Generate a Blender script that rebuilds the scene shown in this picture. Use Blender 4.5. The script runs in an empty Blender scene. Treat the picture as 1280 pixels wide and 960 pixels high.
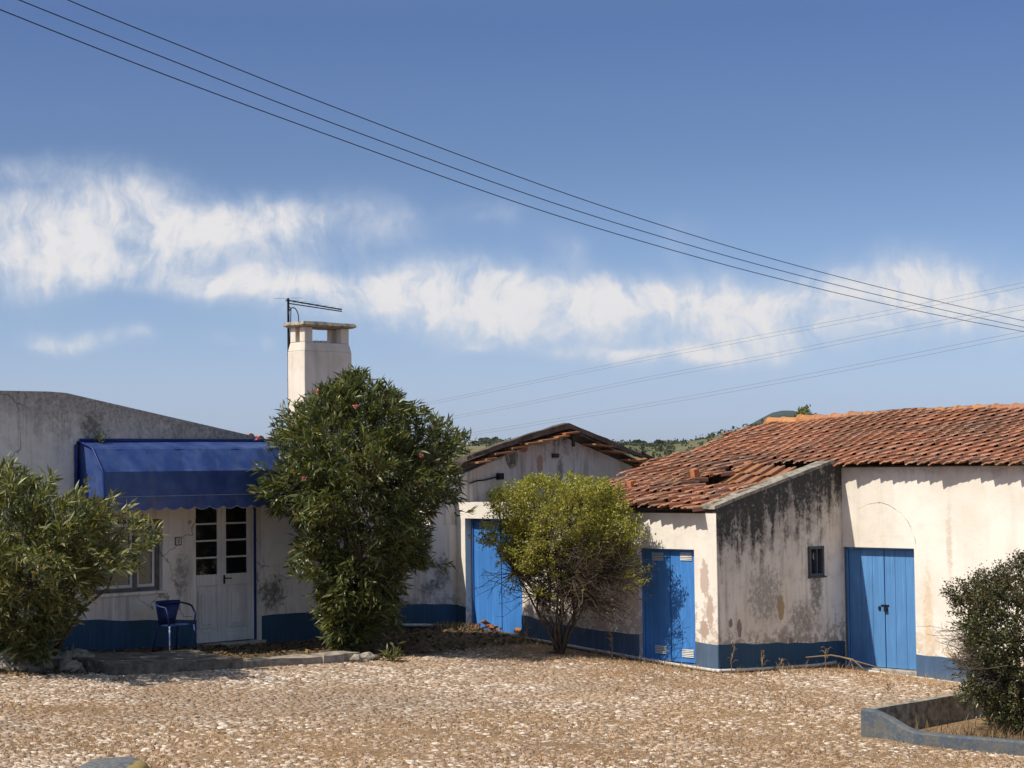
import bpy, bmesh, math, random
import numpy as np
from mathutils import Vector, Matrix
from mathutils.geometry import tessellate_polygon

random.seed(7)
HAZE = 5.0e-5
SKY_TINT = [(0.0, (.47, .58, .98)), (.055, (.48, .58, .95)), (.09, (.50, .57, .86)), (.17, (.45, .52, .73)), (.325, (.337, .40, .553)), (.47, (.29, .36, .54)), (.62, (.48, .50, .60)), (1.0, (1.05, .98, .86))]
CLOUD_LIT, CLOUD_DIM = (5.6, 5.4, 5.3), (3.9, 4.35, 5.0)
# cloud banks: view column, row, half width, half height, weight, firmness of the top
CLOUDS = [(40, 280, 200, 66, 1.05, .8), (245, 278, 130, 58, 1.0, .8), (370, 272, 80, 46, .7, .8), (20, 345, 70, 40, .55, 1), (110, 330, 90, 30, .5, 1),
          (320, 352, 110, 26, 1.0, .7), (470, 362, 150, 56, 1.15, .6), (630, 372, 130, 60, 1.2, .6), (780, 376, 120, 56, 1.1, .6), (920, 378, 100, 50, .95, .7), (1060, 376, 150, 58, .95, .8), (1190, 372, 120, 54, .75, .9), (1270, 405, 70, 40, .6, 1), (960, 430, 120, 24, .45, 1), (620, 418, 60, 22, .35, 1),
          (60, 418, 36, 17, 1.0, .8), (135, 420, 42, 17, 1.0, .8), (192, 423, 16, 9, .6, 1), (285, 432, 24, 10, .5, 1), (338, 434, 12, 10, .55, 1), (600, 440, 28, 10, .4, 1), (712, 441, 28, 12, .6, .8), (770, 446, 36, 15, .85, .8), (850, 452, 70, 18, .9, .8), (910, 450, 46, 14, .6, 1),
          (30, 212, 70, 18, .42, 1), (490, 272, 64, 44, .62, 1), (620, 268, 54, 36, .5, 1), (705, 310, 28, 32, .6, 1), (860, 290, 44, 40, .4, 1), (160, 218, 70, 34, .26, 1), (100, 132, 44, 9, .24, 1)]
RNG = np.random.default_rng(11)
SC = bpy.context.scene
COL = SC.collection
K = math.sqrt(0.5)
H = 3.06                      # eye height over the yard
B0U = -18.84
FPX, PITCH, ROLL = 2350.0, math.atan(105/2350.0), 0.012

# The yard has two building directions: u (away from the camera on the left, near on the right) and v (square to it)
def W(u, v, z): return Vector((K*(u+v), K*(v-u), z))
def UVZ(p): return (K*(p[0]-p[1]), K*(p[0]+p[1]), p[2])
_c, _s = math.cos(ROLL), math.sin(ROLL)
CF = Vector((0, math.cos(PITCH), math.sin(PITCH)))
_U0 = Vector((0, -math.sin(PITCH), math.cos(PITCH))); _R0 = Vector((1, 0, 0))
CU = _U0*_c + _R0*_s
CR = _R0*_c - _U0*_s
def ray(px, py): return CF*FPX + CR*(px-640) - CU*(py-480)
def at_depth(px, py, D):
    d = ray(px, py); t = D/d.y
    return Vector((d.x*t, D, H+d.z*t))

def sstep(a, b, x):
    t = np.clip((x-a)/(b-a), 0, 1); return t*t*(3-2*t)
def ground_z(X, Y):
    X = np.asarray(X, float); Y = np.asarray(Y, float)
    u, v = K*(X-Y), K*(X+Y)
    z = -0.055*np.clip(X, -14, 14)
    z = z + 0.16*np.exp(-((u+24.2)**2)/9-((v-22.7)**2)/5)
    z = z - 0.10*sstep(25.2, 27.0, v)*(1-sstep(40, 60, v))
    gut = np.where((u > -23.3) & (u < B0U+.3), np.exp(-((v-23.30)/.22)**2), 0)*sstep(-23.3, -22.3, u)
    gut = np.maximum(gut, np.where((v > 23.2) & (v < 27.2), np.exp(-((u-B0U-.10)/.22)**2), 0))
    gut = np.maximum(gut, np.where((u > B0U) & (u < -14), np.exp(-((v-26.68)/.22)**2), 0))
    z = z - .085*gut
    far = sstep(60, 200, np.hypot(X, Y)); z = z*(1-far) - 9*far
    return z
def gz(X, Y): return float(ground_z(X, Y))
def gzuv(u, v): return gz(K*(u+v), K*(v-u))

# ------------------------------------------------------------------ nodes
class NT:
    def __init__(s, tree): s.t = tree; s.n = tree.nodes; s.l = tree.links
    def nd(s, typ, ins=None, **kw):
        n = s.n.new(typ)
        for k, v in kw.items(): setattr(n, k, v)
        for k, v in (ins or {}).items(): s.set(n.inputs[k], v)
        return n
    def set(s, sock, v):
        if isinstance(v, bpy.types.NodeSocket): s.l.new(v, sock)
        elif isinstance(v, (tuple, list)) and sock.type == 'RGBA' and len(v) == 3: sock.default_value = (*v, 1)
        else: sock.default_value = v
    def m(s, op, a, b=None, c=None, clamp=False):
        n = s.n.new('ShaderNodeMath'); n.operation = op; n.use_clamp = clamp
        for i, v in enumerate((a, b, c)):
            if v is not None: s.set(n.inputs[i], v)
        return n.outputs[0]
    def add(s, a, b): return s.m('ADD', a, b)
    def mul(s, a, b): return s.m('MULTIPLY', a, b)
    def sm(s, x, a, b):               # smoothstep
        n = s.n.new('ShaderNodeMapRange'); n.interpolation_type = 'SMOOTHSTEP'
        s.set(n.inputs['Value'], x); s.set(n.inputs['From Min'], a); s.set(n.inputs['From Max'], b)
        return n.outputs[0]
    def mix(s, f, a, b, blend='MIX'):
        n = s.n.new('ShaderNodeMix'); n.data_type = 'RGBA'; n.blend_type = blend
        s.set(n.inputs[0], f); s.set(n.inputs[6], a); s.set(n.inputs[7], b)
        return n.outputs[2]
    def noise(s, vec, scale, detail=4, rough=0.55, dist=0.0):
        n = s.n.new('ShaderNodeTexNoise')
        s.set(n.inputs['Vector'], vec); s.set(n.inputs['Scale'], scale); s.set(n.inputs['Detail'], detail)
        s.set(n.inputs['Roughness'], rough); s.set(n.inputs['Distortion'], dist)
        return n.outputs[0]
    def noisec(s, vec, scale, detail=3):
        n = s.n.new('ShaderNodeTexNoise')
        s.set(n.inputs['Vector'], vec); s.set(n.inputs['Scale'], scale); s.set(n.inputs['Detail'], detail)
        return n.outputs[1]
    def vor(s, vec, scale, feature='F1', rnd=1.0):
        n = s.n.new('ShaderNodeTexVoronoi'); n.feature = feature
        s.set(n.inputs['Vector'], vec); s.set(n.inputs['Scale'], scale); s.set(n.inputs['Randomness'], rnd)
        return n
    def scale(s, vec, sx, sy, sz):
        n = s.n.new('ShaderNodeVectorMath'); n.operation = 'MULTIPLY'
        s.set(n.inputs[0], vec); n.inputs[1].default_value = (sx, sy, sz)
        return n.outputs[0]
    def vadd(s, a, b):
        n = s.n.new('ShaderNodeVectorMath'); n.operation = 'ADD'
        s.set(n.inputs[0], a); s.set(n.inputs[1], b); return n.outputs[0]
    def ramp(s, f, stops):
        n = s.n.new('ShaderNodeValToRGB'); e = n.color_ramp.elements
        while len(e) < len(stops): e.new(0.5)
        for i, (p, c) in enumerate(stops): e[i].position = p; e[i].color = (*c, 1)
        s.set(n.inputs[0], f); return n.outputs[0]
    def bump(s, h, strength=0.3, dist=0.02):
        n = s.n.new('ShaderNodeBump'); s.set(n.inputs['Height'], h)
        n.inputs['Strength'].default_value = strength; n.inputs['Distance'].default_value = dist
        return n.outputs[0]
    def uvz(s):                         # position turned so that x = u, y = v
        g = s.n.new('ShaderNodeNewGeometry')
        r = s.n.new('ShaderNodeVectorRotate'); r.rotation_type = 'Z_AXIS'
        s.l.new(g.outputs['Position'], r.inputs['Vector']); r.inputs['Angle'].default_value = math.pi/4
        x = s.n.new('ShaderNodeSeparateXYZ'); s.l.new(r.outputs[0], x.inputs[0])
        return r.outputs[0], x.outputs[0], x.outputs[1], x.outputs[2]
    def isl(s): return s.n.new('ShaderNodeNewGeometry').outputs['Random Per Island']

def material(name):
    m = bpy.data.materials.new(name); m.use_nodes = True
    t = NT(m.node_tree); t.n.clear()
    t.out = t.n.new('ShaderNodeOutputMaterial'); t.mat = m
    return t
def finish(t, col, rough=0.85, normal=None, metal=0.0, spec=0.35, extra=None):
    b = t.nd('ShaderNodeBsdfPrincipled')
    t.set(b.inputs['Base Color'], col); t.set(b.inputs['Roughness'], rough); t.set(b.inputs['Metallic'], metal)
    b.inputs['Specular IOR Level'].default_value = spec
    if normal is not None: t.l.new(normal, b.inputs['Normal'])
    for k, v in (extra or {}).items(): t.set(b.inputs[k], v)
    t.l.new(b.outputs[0], t.out.inputs[0])
    return t.mat

def wall_mat(name, base, grime=0.3, streak=0.3, top=None, foot=None, crack=0.0, peel=0.0, tint=None, arch=None, spots=()):
    """limewashed plaster; top = (z at v0, slope along v, v0, reach) of the weathered upper edge"""
    t = material(name); P, u, v, z = t.uvz()
    big = t.noise(P, 0.9, 5, 0.6); mid = t.noise(P, 4.5, 5, 0.65); fine = t.noise(P, 38, 4, 0.6)
    col = t.mix(t.sm(big, 0.35, 0.7), base, tuple(c*f for c, f in zip(base, (0.86, 0.84, 0.80))))
    col = t.mix(t.mul(t.sm(mid, 0.5, 0.75), 0.35*grime+0.05), col, (0.30, 0.27, 0.23))
    st = t.noise(t.scale(P, 5.5, 5.5, 0.45), 1.0, 5, 0.65)
    g = t.mul(t.sm(st, 0.5, 0.72), streak)
    col = t.mix(g, col, (0.17, 0.155, 0.14))
    if top:
        z0, k, v0, reach = top
        d = t.m('SUBTRACT', t.add(z0, t.mul(t.m('SUBTRACT', v, v0), k)), z)      # metres under the top edge
        wet = t.m('SUBTRACT', 1.0, t.sm(t.add(d, t.mul(t.m('SUBTRACT', st, 0.5), reach*1.5)), 0.0, reach))
        speck = t.sm(t.add(mid, t.mul(wet, 0.32)), 0.52, 0.78)
        ws = t.sm(t.noise(P, 17, 5, 0.7), 0.38, 0.66)
        f = t.mul(t.mul(wet, t.add(0.38, t.mul(speck, 0.62))), t.add(0.62, t.mul(ws, 0.38)))
        col = t.mix(t.mul(f, grime*1.6), col, (0.062, 0.058, 0.054))
    if foot:
        zf, reach, amt, fc = foot
        d = t.m('SUBTRACT', z, zf)
        low = t.m('SUBTRACT', 1.0, t.sm(t.add(d, t.mul(t.m('SUBTRACT', big, 0.5), reach)), 0.0, reach))
        pt = t.sm(t.add(t.noise(P, 7, 5, 0.7), t.mul(low, 0.16)), 0.60, 0.66)
        col = t.mix(t.mul(t.mul(pt, low), amt), col, fc)
    if peel:
        pt = t.sm(t.noise(t.scale(P, 2.2, 2.2, 1.2), 1.3, 6, 0.65), 0.66, 0.685)
        col = t.mix(t.mul(pt, peel), col, (0.36, 0.29, 0.24))
    hgt = t.add(t.mul(fine, 0.5), t.mul(mid, 0.8))
    if crack:
        w = t.vadd(P, t.scale(t.noisec(P, 2.4, 4), 0.7, 0.7, 0.7))
        e = t.vor(w, 0.62, 'DISTANCE_TO_EDGE').outputs['Distance']
        ck = t.mul(t.m('SUBTRACT', 1.0, t.sm(e, 0.002, 0.011)), t.sm(t.noise(P, 0.7, 2), 0.47, 0.58))
        col = t.mix(t.mul(ck, crack), col, (0.09, 0.075, 0.06)); hgt = t.m('SUBTRACT', hgt, t.mul(ck, 1.5))
    if arch:
        u0, z0, ru, rz = arch
        a = t.m('DIVIDE', t.m('SUBTRACT', u, u0), ru); b = t.m('DIVIDE', t.m('SUBTRACT', z, z0), rz)
        r = t.m('SQRT', t.add(t.mul(a, a), t.mul(b, b)))
        r = t.add(r, t.mul(t.m('SUBTRACT', t.noise(P, 4, 6, .7), 0.5), 0.12))
        ck = t.m('SUBTRACT', 1.0, t.sm(t.m('ABSOLUTE', t.m('SUBTRACT', r, 1.0)), 0.004, t.add(0.008, t.mul(t.sm(mid, 0.5, 0.7), 0.03))))
        ck = t.mul(ck, t.mul(t.sm(z, z0-0.02, z0+0.12), t.sm(t.noise(P, 2.6, 4, .6), 0.40, 0.56)))
        col = t.mix(t.mul(ck, 0.75), col, (0.16, 0.13, 0.10)); hgt = t.m('SUBTRACT', hgt, t.mul(ck, 1.2))
    for (ax, p0, z0, rx, rz, c, edge) in spots:          # patches of fallen plaster, stains
        q = v if ax == 'v' else u
        a = t.m('DIVIDE', t.m('SUBTRACT', q, p0), rx); b = t.m('DIVIDE', t.m('SUBTRACT', z, z0), rz)
        r = t.add(t.add(t.mul(a, a), t.mul(b, b)), t.mul(t.m('SUBTRACT', t.noise(P, 11, 6, 0.75), 0.5), 1.6+1.5*edge))
        if edge > 1.3:                                    # soft mould: broken up, densest in the middle
            fo = t.m('SUBTRACT', 1.0, t.sm(r, 0.1, 1.5)); br = t.sm(t.add(t.noise(P, 13, 5, 0.72), t.mul(fo, 0.16)), 0.5, 0.68)
            f = t.mul(t.mul(fo, t.add(0.25, t.mul(br, 0.75))), 0.8)
        else:
            f = t.mul(t.m('SUBTRACT', 1.0, t.sm(r, 0.72, 0.80)), 0.92)
        col = t.mix(f, col, c)
    return finish(t, col, 0.92, t.bump(hgt, 0.5, 0.012), spec=0.15)

def paint_mat(name, base, wear, wear_amt=0.4, rough=0.5, grain=0.5, scuff_low=None):
    t = material(name); P, u, v, z = t.uvz()
    gr = t.noise(t.scale(P, 28, 28, 1.1), 1.0, 4, 0.6)
    bl = t.noise(t.scale(P, 1, 1, .6), 2.1, 5, 0.6); fn = t.noise(P, 14, 5, 0.7)
    col = t.mix(t.sm(gr, 0.42, 0.75), base, tuple(min(1, c*1.25+0.012) for c in base))
    col = t.mix(t.mul(t.sm(bl, 0.4, 0.7), 0.5), col, tuple(c*0.70 for c in base))
    w = t.mul(t.sm(fn, 0.58, 0.72), t.sm(bl, 0.4, 0.66))
    if scuff_low is not None:
        w = t.add(w, t.mul(t.m('SUBTRACT', 1.0, t.sm(t.add(z, t.mul(fn, 0.3)), scuff_low, scuff_low+0.5)), 0.7))
    col = t.mix(t.mul(w, wear_amt), col, wear)
    return finish(t, col, rough, t.bump(t.add(t.mul(gr, grain), t.mul(fn, 0.3)), 0.35, 0.006), spec=0.3)

def plain_mat(name, base, rough=0.7, var=0.2, scale=9, metal=0.0, bump=0.25, spec=0.3, second=None):
    t = material(name); P, *_ = t.uvz()
    n = t.noise(P, scale, 5, 0.62)
    col = t.mix(t.sm(n, 0.36, 0.68), base, second or tuple(c*(1-var) for c in base))
    return finish(t, col, rough, t.bump(t.noise(P, scale*5, 4), bump, 0.006), metal, spec)

def leaf_mat(name, stops, rough=0.5, trans=0.3, spec=0.35, tgain=(1.55, 1.5, 0.55)):
    t = material(name); r = t.isl()
    col = t.ramp(r, stops)
    b = t.nd('ShaderNodeBsdfPrincipled', {'Base Color': col, 'Roughness': rough}); b.inputs['Specular IOR Level'].default_value = spec
    tr = t.nd('ShaderNodeBsdfTranslucent', {'Color': t.mix(1.0, col, tgain, 'MULTIPLY')})
    mx = t.nd('ShaderNodeMixShader', {0: trans}); t.l.new(b.outputs[0], mx.inputs[1]); t.l.new(tr.outputs[0], mx.inputs[2])
    t.l.new(mx.outputs[0], t.out.inputs[0])
    return t.mat

# ------------------------------------------------------------------ meshes
BASE = {}
def tag(o, label=None, cat=None, group=None, kind=None):
    for k, v in (('label', label), ('category', cat), ('group', group), ('kind', kind)):
        if v: o[k] = v
    return o
def thing(name, base, label, cat, group=None):
    o = bpy.data.objects.new(name, None); COL.objects.link(o); o.location = base; o.empty_display_size = 0.1
    BASE[o.name] = Vector(base)
    return tag(o, label, cat, group)
def link(me, name, mat, parent=None, base=None):
    o = bpy.data.objects.new(name, me); COL.objects.link(o)
    if mat is not None:
        for mm in (mat if isinstance(mat, (list, tuple)) else [mat]): me.materials.append(mm)
    if parent is not None:
        o.parent = parent; BASE[o.name] = BASE[parent.name]
    else:
        o.location = base if base is not None else (0, 0, 0); BASE[o.name] = Vector(o.location)
    return o
class MB:
    def __init__(s): s.v = []; s.f = []; s.mi = []
    def add(s, vs, fs, mi=0):
        n = len(s.v); s.v += [Vector(p) for p in vs]; s.f += [tuple(i+n for i in f) for f in fs]; s.mi += [mi]*len(fs)
    def hexa(s, p8, mi=0):
        s.add(p8, [(0, 3, 2, 1), (4, 5, 6, 7), (0, 1, 5, 4), (1, 2, 6, 5), (2, 3, 7, 6), (3, 0, 4, 7)], mi)
    def box(s, u0, u1, v0, v1, z0, z1, mi=0):
        s.hexa([W(u0, v0, z0), W(u1, v0, z0), W(u1, v1, z0), W(u0, v1, z0), W(u0, v0, z1), W(u1, v0, z1), W(u1, v1, z1), W(u0, v1, z1)], mi)
    def bar(s, a, b, w, h, up=(0, 0, 1), mi=0):
        a = Vector(a); b = Vector(b); d = (b-a).normalized(); up = Vector(up)
        sd = d.cross(up).normalized(); up = sd.cross(d)
        q = lambda p: [p-sd*w/2-up*h/2, p+sd*w/2-up*h/2, p+sd*w/2+up*h/2, p-sd*w/2+up*h/2]
        s.hexa(q(a)+q(b), mi)
    def tube(s, pts, r, n=6, mi=0, cap=True):
        pts = [Vector(p) for p in pts]; rr = r if isinstance(r, (list, tuple)) else [r]*len(pts)
        vs = []; fs = []; ref = Vector((0.31, 0.17, 0.93))
        for i, p in enumerate(pts):
            d = (pts[min(i+1, len(pts)-1)]-pts[max(i-1, 0)]).normalized()
            if abs(d.dot(ref)) > 0.97: ref = Vector((0.9, 0.3, 0.1))
            a = d.cross(ref).normalized(); b = d.cross(a)
            for k in range(n):
                t = 2*math.pi*k/n; vs.append(p+(a*math.cos(t)+b*math.sin(t))*rr[i])
        for i in range(len(pts)-1):
            for k in range(n):
                k2 = (k+1) % n; fs.append((i*n+k, i*n+k2, (i+1)*n+k2, (i+1)*n+k))
        if cap: fs += [tuple(range(n))[::-1], tuple((len(pts)-1)*n+k for k in range(n))]
        s.add(vs, fs, mi)
    def solid(s, outer, fmap, depth, holes=(), mi=0):
        """flat slab with openings: outer and holes are (a, z) loops; fmap(a, z, d) gives the point d behind the face"""
        loops = [list(outer)]+[list(h) for h in holes]
        flat = [p for L in loops for p in L]
        tris = tessellate_polygon([[Vector((p[0], p[1], 0)) for p in L] for L in loops])
        n = len(flat)
        vs = [fmap(a, z, 0) for a, z in flat]+[fmap(a, z, depth) for a, z in flat]
        fs = [tuple(t) for t in tris]+[tuple(i+n for i in t[::-1]) for t in tris]
        o = 0
        for L in loops:
            k = len(L)
            for i in range(k): j = (i+1) % k; fs.append((o+i, o+j, o+j+n, o+i+n))
            o += k
        s.add(vs, fs, mi)
    def build(s, name, mat, parent=None, base=None, smooth=False, bevel=0, recalc=True):
        b = BASE[parent.name] if parent is not None else Vector(base if base is not None else (0, 0, 0))
        me = bpy.data.meshes.new(name); me.from_pydata([p-b for p in s.v], [], s.f)
        for p, mi in zip(me.polygons, s.mi): p.material_index = mi; p.use_smooth = smooth
        if recalc:
            bm = bmesh.new(); bm.from_mesh(me); bmesh.ops.recalc_face_normals(bm, faces=bm.faces); bm.to_mesh(me); bm.free()
        o = link(me, name, mat, parent, b)
        if bevel:
            m = o.modifiers.new('bevel', 'BEVEL'); m.width = bevel; m.segments = 2; m.limit_method = 'ANGLE'; m.angle_limit = 0.7
        return o
def np_mesh(name, V, F, mat, parent=None, base=None, smooth=False):
    b = BASE[parent.name] if parent is not None else Vector(base if base is not None else (0, 0, 0))
    V = np.asarray(V, np.float32)-np.array(b, np.float32); F = np.asarray(F, np.int32); k = F.shape[1]
    me = bpy.data.meshes.new(name)
    me.vertices.add(len(V)); me.vertices.foreach_set('co', V.ravel())
    me.loops.add(F.size); me.loops.foreach_set('vertex_index', F.ravel())
    me.polygons.add(len(F)); me.polygons.foreach_set('loop_start', np.arange(len(F), dtype=np.int32)*k)
    if smooth: me.polygons.foreach_set('use_smooth', np.ones(len(F), bool))
    me.update(calc_edges=True); me.validate()
    return link(me, name, mat, parent, b)
def rough_up(o, amp, freq=2.0, seed=0, sub=0):
    """uneven hand-made edges on a mesh object"""
    me = o.data
    if sub:
        bm = bmesh.new(); bm.from_mesh(me); bmesh.ops.subdivide_edges(bm, edges=bm.edges, cuts=sub, use_grid_fill=True); bm.to_mesh(me); bm.free()
    from mathutils import noise
    for v in me.vertices:
        q = (v.co+o.location)*freq+Vector((seed*7.3, seed*3.1, 0))
        v.co += noise.noise_vector(q)*amp
# ------------------------------------------------------------------ setting out on the building planes
G_U, A_V, B_U, C_V = -24.83, 23.38, -18.84, 26.80
def onU(px, py, u):
    d = ray(px, py); t = u/(K*(d.x-d.y)); p = (d.x*t, d.y*t, H+d.z*t); return UVZ(p)
def onV(px, py, v):
    d = ray(px, py); t = v/(K*(d.x+d.y)); p = (d.x*t, d.y*t, H+d.z*t); return UVZ(p)
def G(px, py): q = onU(px, py, G_U); return q[1], q[2]
def A(px, py): q = onV(px, py, A_V); return q[0], q[2]
def Bp(px, py): q = onU(px, py, B_U); return q[1], q[2]
def Cp(px, py): q = onV(px, py, C_V); return q[0], q[2]

WHITE = (0.80, 0.745, 0.665)
M = {}
M['house'] = wall_mat('house_plaster', (0.80, 0.735, 0.655), grime=0.46, streak=0.42, top=(4.28, -0.182, 15.27, 1.25), crack=0.55,  # base lightened in place of bounce light, upper grime deepened to balance it
                      spots=[('v', 17.38, 1.42, .14, .4, (0.25, 0.22, 0.19), 1.6), ('v', 19.2, 1.05, .3, .28, (0.09, 0.085, 0.08), 1.5), ('v', 15.75, 3.75, .22, .25, (0.12, 0.11, 0.10), 1.8),
                             ('v', 18.3, 3.3, .2, .2, (0.2, 0.18, 0.16), 1.6)])
M['gable'] = wall_mat('gable_plaster', (0.66, 0.60, 0.545), grime=0.75, streak=0.62, top=(3.9, 0.0, 26.0, 0.9), foot=(0.55, 0.6, 0.6, (0.2, 0.17, 0.15)),
                      spots=[('v', 25.55, 3.15, .10, .2, (0.40, 0.26, 0.19), 0.8), ('v', 25.12, 3.42, .13, .08, (0.34, 0.14, 0.08), 0.5), ('v', 25.75, 3.62, .12, .10, (0.36, 0.27, 0.2), 0.8),
                             ('v', 26.1, 3.0, .10, .35, (0.2, 0.17, 0.15), 1.5), ('v', 23.0, 1.2, .25, .35, (0.16, 0.145, 0.13), 1.6), ('v', 22.7, .95, .3, .15, (0.13, 0.12, 0.11), 1.6)])
M['front'] = wall_mat('store_front_limewash', WHITE, grime=0.3, streak=0.12, foot=(0.2, 1.3, 0.8, (0.45, 0.35, 0.29)), spots=[('u', -19.1, 1.25, .10, .34, (0.5, 0.39, 0.32), 1.25), ('u', -19.0, .75, .08, .3, (0.46, 0.35, 0.29), 1.25), ('u', -19.12, .45, .1, .16, (0.42, 0.31, 0.25), 1.2), ('u', -22.7, .8, .2, .25, (0.5, 0.41, 0.34), 1.25)])
M['side'] = wall_mat('store_side_plaster', (0.82, 0.745, 0.66), grime=0.95, streak=0.6, top=(2.43, 0.21, 23.38, 1.75), foot=(0.1, 0.7, 0.8, (0.30, 0.24, 0.19)),
                     spots=[('v', 25.02, .72, .10, .26, (0.42, 0.29, 0.13), 0.8), ('v', 23.70, .55, .055, .09, (0.2, 0.17, 0.16), 0.7), ('v', 23.92, .45, .07, .16, (0.23, 0.19, 0.18), 0.7),
                            ('v', 25.05, .22, .14, .22, (0.36, 0.29, 0.24), 1.4), ('v', 25.28, .16, .07, .06, (0.22, 0.18, 0.16), 0.8), ('v', 26.02, .98, .2, .45, (0.13, 0.12, 0.11), 1.5), ('v', 24.6, .95, .5, .5, (0.30, 0.27, 0.24), 1.7), ('v', 25.6, .5, .4, .3, (0.28, 0.24, 0.20), 1.7)])
M['tall'] = wall_mat('barn_limewash', (0.82, 0.765, 0.68), grime=0.25, streak=0.10, crack=0.0, top=(3.05, 0, 26.8, 0.30), arch=(-18.12, 1.59, 0.745, 0.80),
                     foot=(-0.1, 0.8, 0.6, (0.55, 0.40, 0.26)), spots=[('u', -17.18, .6, .09, .8, (0.68, 0.52, 0.34), 1.9), ('u', -16.75, 1.75, .06, .75, (0.62, 0.52, 0.42), 2.2)])
M['chimney'] = wall_mat('chimney_render', (0.72, 0.66, 0.58), grime=0.35, streak=0.25)
M['plinth_shade'] = paint_mat('shaded_blue_plinth_paint', (0.022, 0.066, 0.125), (0.10, 0.10, 0.095), 0.8, 0.85)  # darker copy of the plinth blue, shade put into the colour
M['plinth_sun'] = paint_mat('sunlit_blue_plinth_paint', (0.075, 0.115, 0.18), (0.22, 0.20, 0.165), 0.75, 0.85)  # lighter copy of the same paint, sunlight put into the colour
M['plinth_barn'] = paint_mat('barn_blue_plinth_paint', (0.062, 0.112, 0.195), (0.25, 0.23, 0.185), 0.95, 0.85, scuff_low=-0.62)
M['door_blue'] = paint_mat('blue_door_paint', (0.050, 0.19, 0.49), (0.15, 0.27, 0.45), 0.5, 0.5, scuff_low=-0.45)
M['door_blue_worn'] = paint_mat('worn_blue_door_paint', (0.085, 0.225, 0.46), (0.25, 0.36, 0.48), 0.6, 0.55, scuff_low=-0.62)
M['door_blue_low'] = paint_mat('scuffed_blue_door_paint', (0.050, 0.195, 0.53), (0.17, 0.21, 0.27), 0.6, 0.5, scuff_low=-0.05)
M['white_wood'] = paint_mat('white_door_paint', (0.66, 0.63, 0.60), (0.42, 0.39, 0.36), 0.3, 0.5)
M['blue_trim'] = plain_mat('dark_blue_trim', (0.012, 0.03, 0.16), 0.5)
M['grey_wood'] = plain_mat('weathered_frame_wood', (0.16, 0.14, 0.125), 0.8, 0.4)
M['slate_frame'] = plain_mat('slate_grey_frame', (0.075, 0.09, 0.105), 0.7, 0.35)
M['concrete'] = plain_mat('old_concrete', (0.42, 0.39, 0.34), 0.9, 0.35, 5, bump=0.6, second=(0.26, 0.235, 0.20))
M['lichen_concrete'] = plain_mat('lichen_concrete', (0.36, 0.32, 0.25), 0.95, 0.4, 9, bump=0.8, second=(0.12, 0.11, 0.095))
M['rough_stone'] = plain_mat('rough_border_stone', (0.38, 0.33, 0.26), 0.95, 0.4, 6, bump=0.9, second=(0.18, 0.155, 0.125))
M['dark_wood'] = plain_mat('dark_old_timber', (0.085, 0.065, 0.05), 0.9, 0.5, 7, bump=0.7)
M['sheet'] = plain_mat('weathered_fibre_sheet', (0.13, 0.105, 0.08), 0.9, 0.45, 4.5, bump=0.9, second=(0.055, 0.045, 0.037))
M['iron'] = plain_mat('dark_iron', (0.03, 0.03, 0.032), 0.55, 0.3, 20, metal=0.6)
M['pipe'] = plain_mat('pale_pipe', (0.62, 0.59, 0.53), 0.6, 0.25, 8)
M['unlit_dark'] = plain_mat('painted_interior_shade', (0.03, 0.028, 0.026), 0.95, 0.3)  # near-black colour standing in for the unlit space behind openings
def glass_mat():
    t = material('dark_window_glass'); P, *_ = t.uvz()
    return finish(t, (0.008, 0.009, 0.010), 0.07, t.bump(t.noise(P, 3, 2), 0.05, 0.01), 0, 0.5)
M['glass'] = glass_mat()
def tile_mat(name, stops, lichen, grey=0.5):
    t = material(name); P, u, v, z = t.uvz(); r = t.isl()
    col = t.ramp(r, stops)
    n = t.noise(P, 7, 5, 0.65); n2 = t.noise(P, 1.1, 4, 0.6); n3 = t.noise(P, 24, 4, 0.65)
    col = t.mix(t.mul(t.sm(n, 0.48, 0.72), grey), col, (0.19, 0.155, 0.12))
    col = t.mix(t.mul(t.sm(n3, 0.56, 0.72), t.mul(t.sm(n2, 0.38, 0.66), 0.7)), col, (0.37, 0.32, 0.25))
    col = t.mix(t.mul(t.sm(t.noise(P, .45, 4, .65), .47, .62), .42), col, (0.20, 0.145, 0.105))
    if lichen: col = t.mix(t.mul(t.sm(n2, 0.44, 0.62), lichen), col, (0.55, 0.25, 0.035))
    return finish(t, col, 0.92, t.bump(t.add(n, n3), 0.5, 0.006), spec=0.15)
TILE_STOPS = [(0.0, (0.31, 0.152, 0.090)), (0.3, (0.43, 0.205, 0.118)), (0.6, (0.52, 0.248, 0.142)), (0.82, (0.49, 0.260, 0.165)), (0.92, (0.41, 0.262, 0.190)), (1.0, (0.58, 0.272, 0.160))]
M['tile'] = tile_mat('clay_roof_tiles', TILE_STOPS, 0.0)
M['ridge'] = tile_mat('lichened_ridge_tiles', [(0, (0.33, 0.150, 0.082)), (0.5, (0.41, 0.190, 0.105)), (1, (0.44, 0.22, 0.135))], 0.35, 0.55)
M['tile_bright'] = tile_mat('orange_slipped_tiles', [(0, (0.34, 0.125, 0.05)), (0.5, (0.43, 0.165, 0.065)), (1, (0.36, 0.14, 0.075))], 0.2, 0.55)

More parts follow.
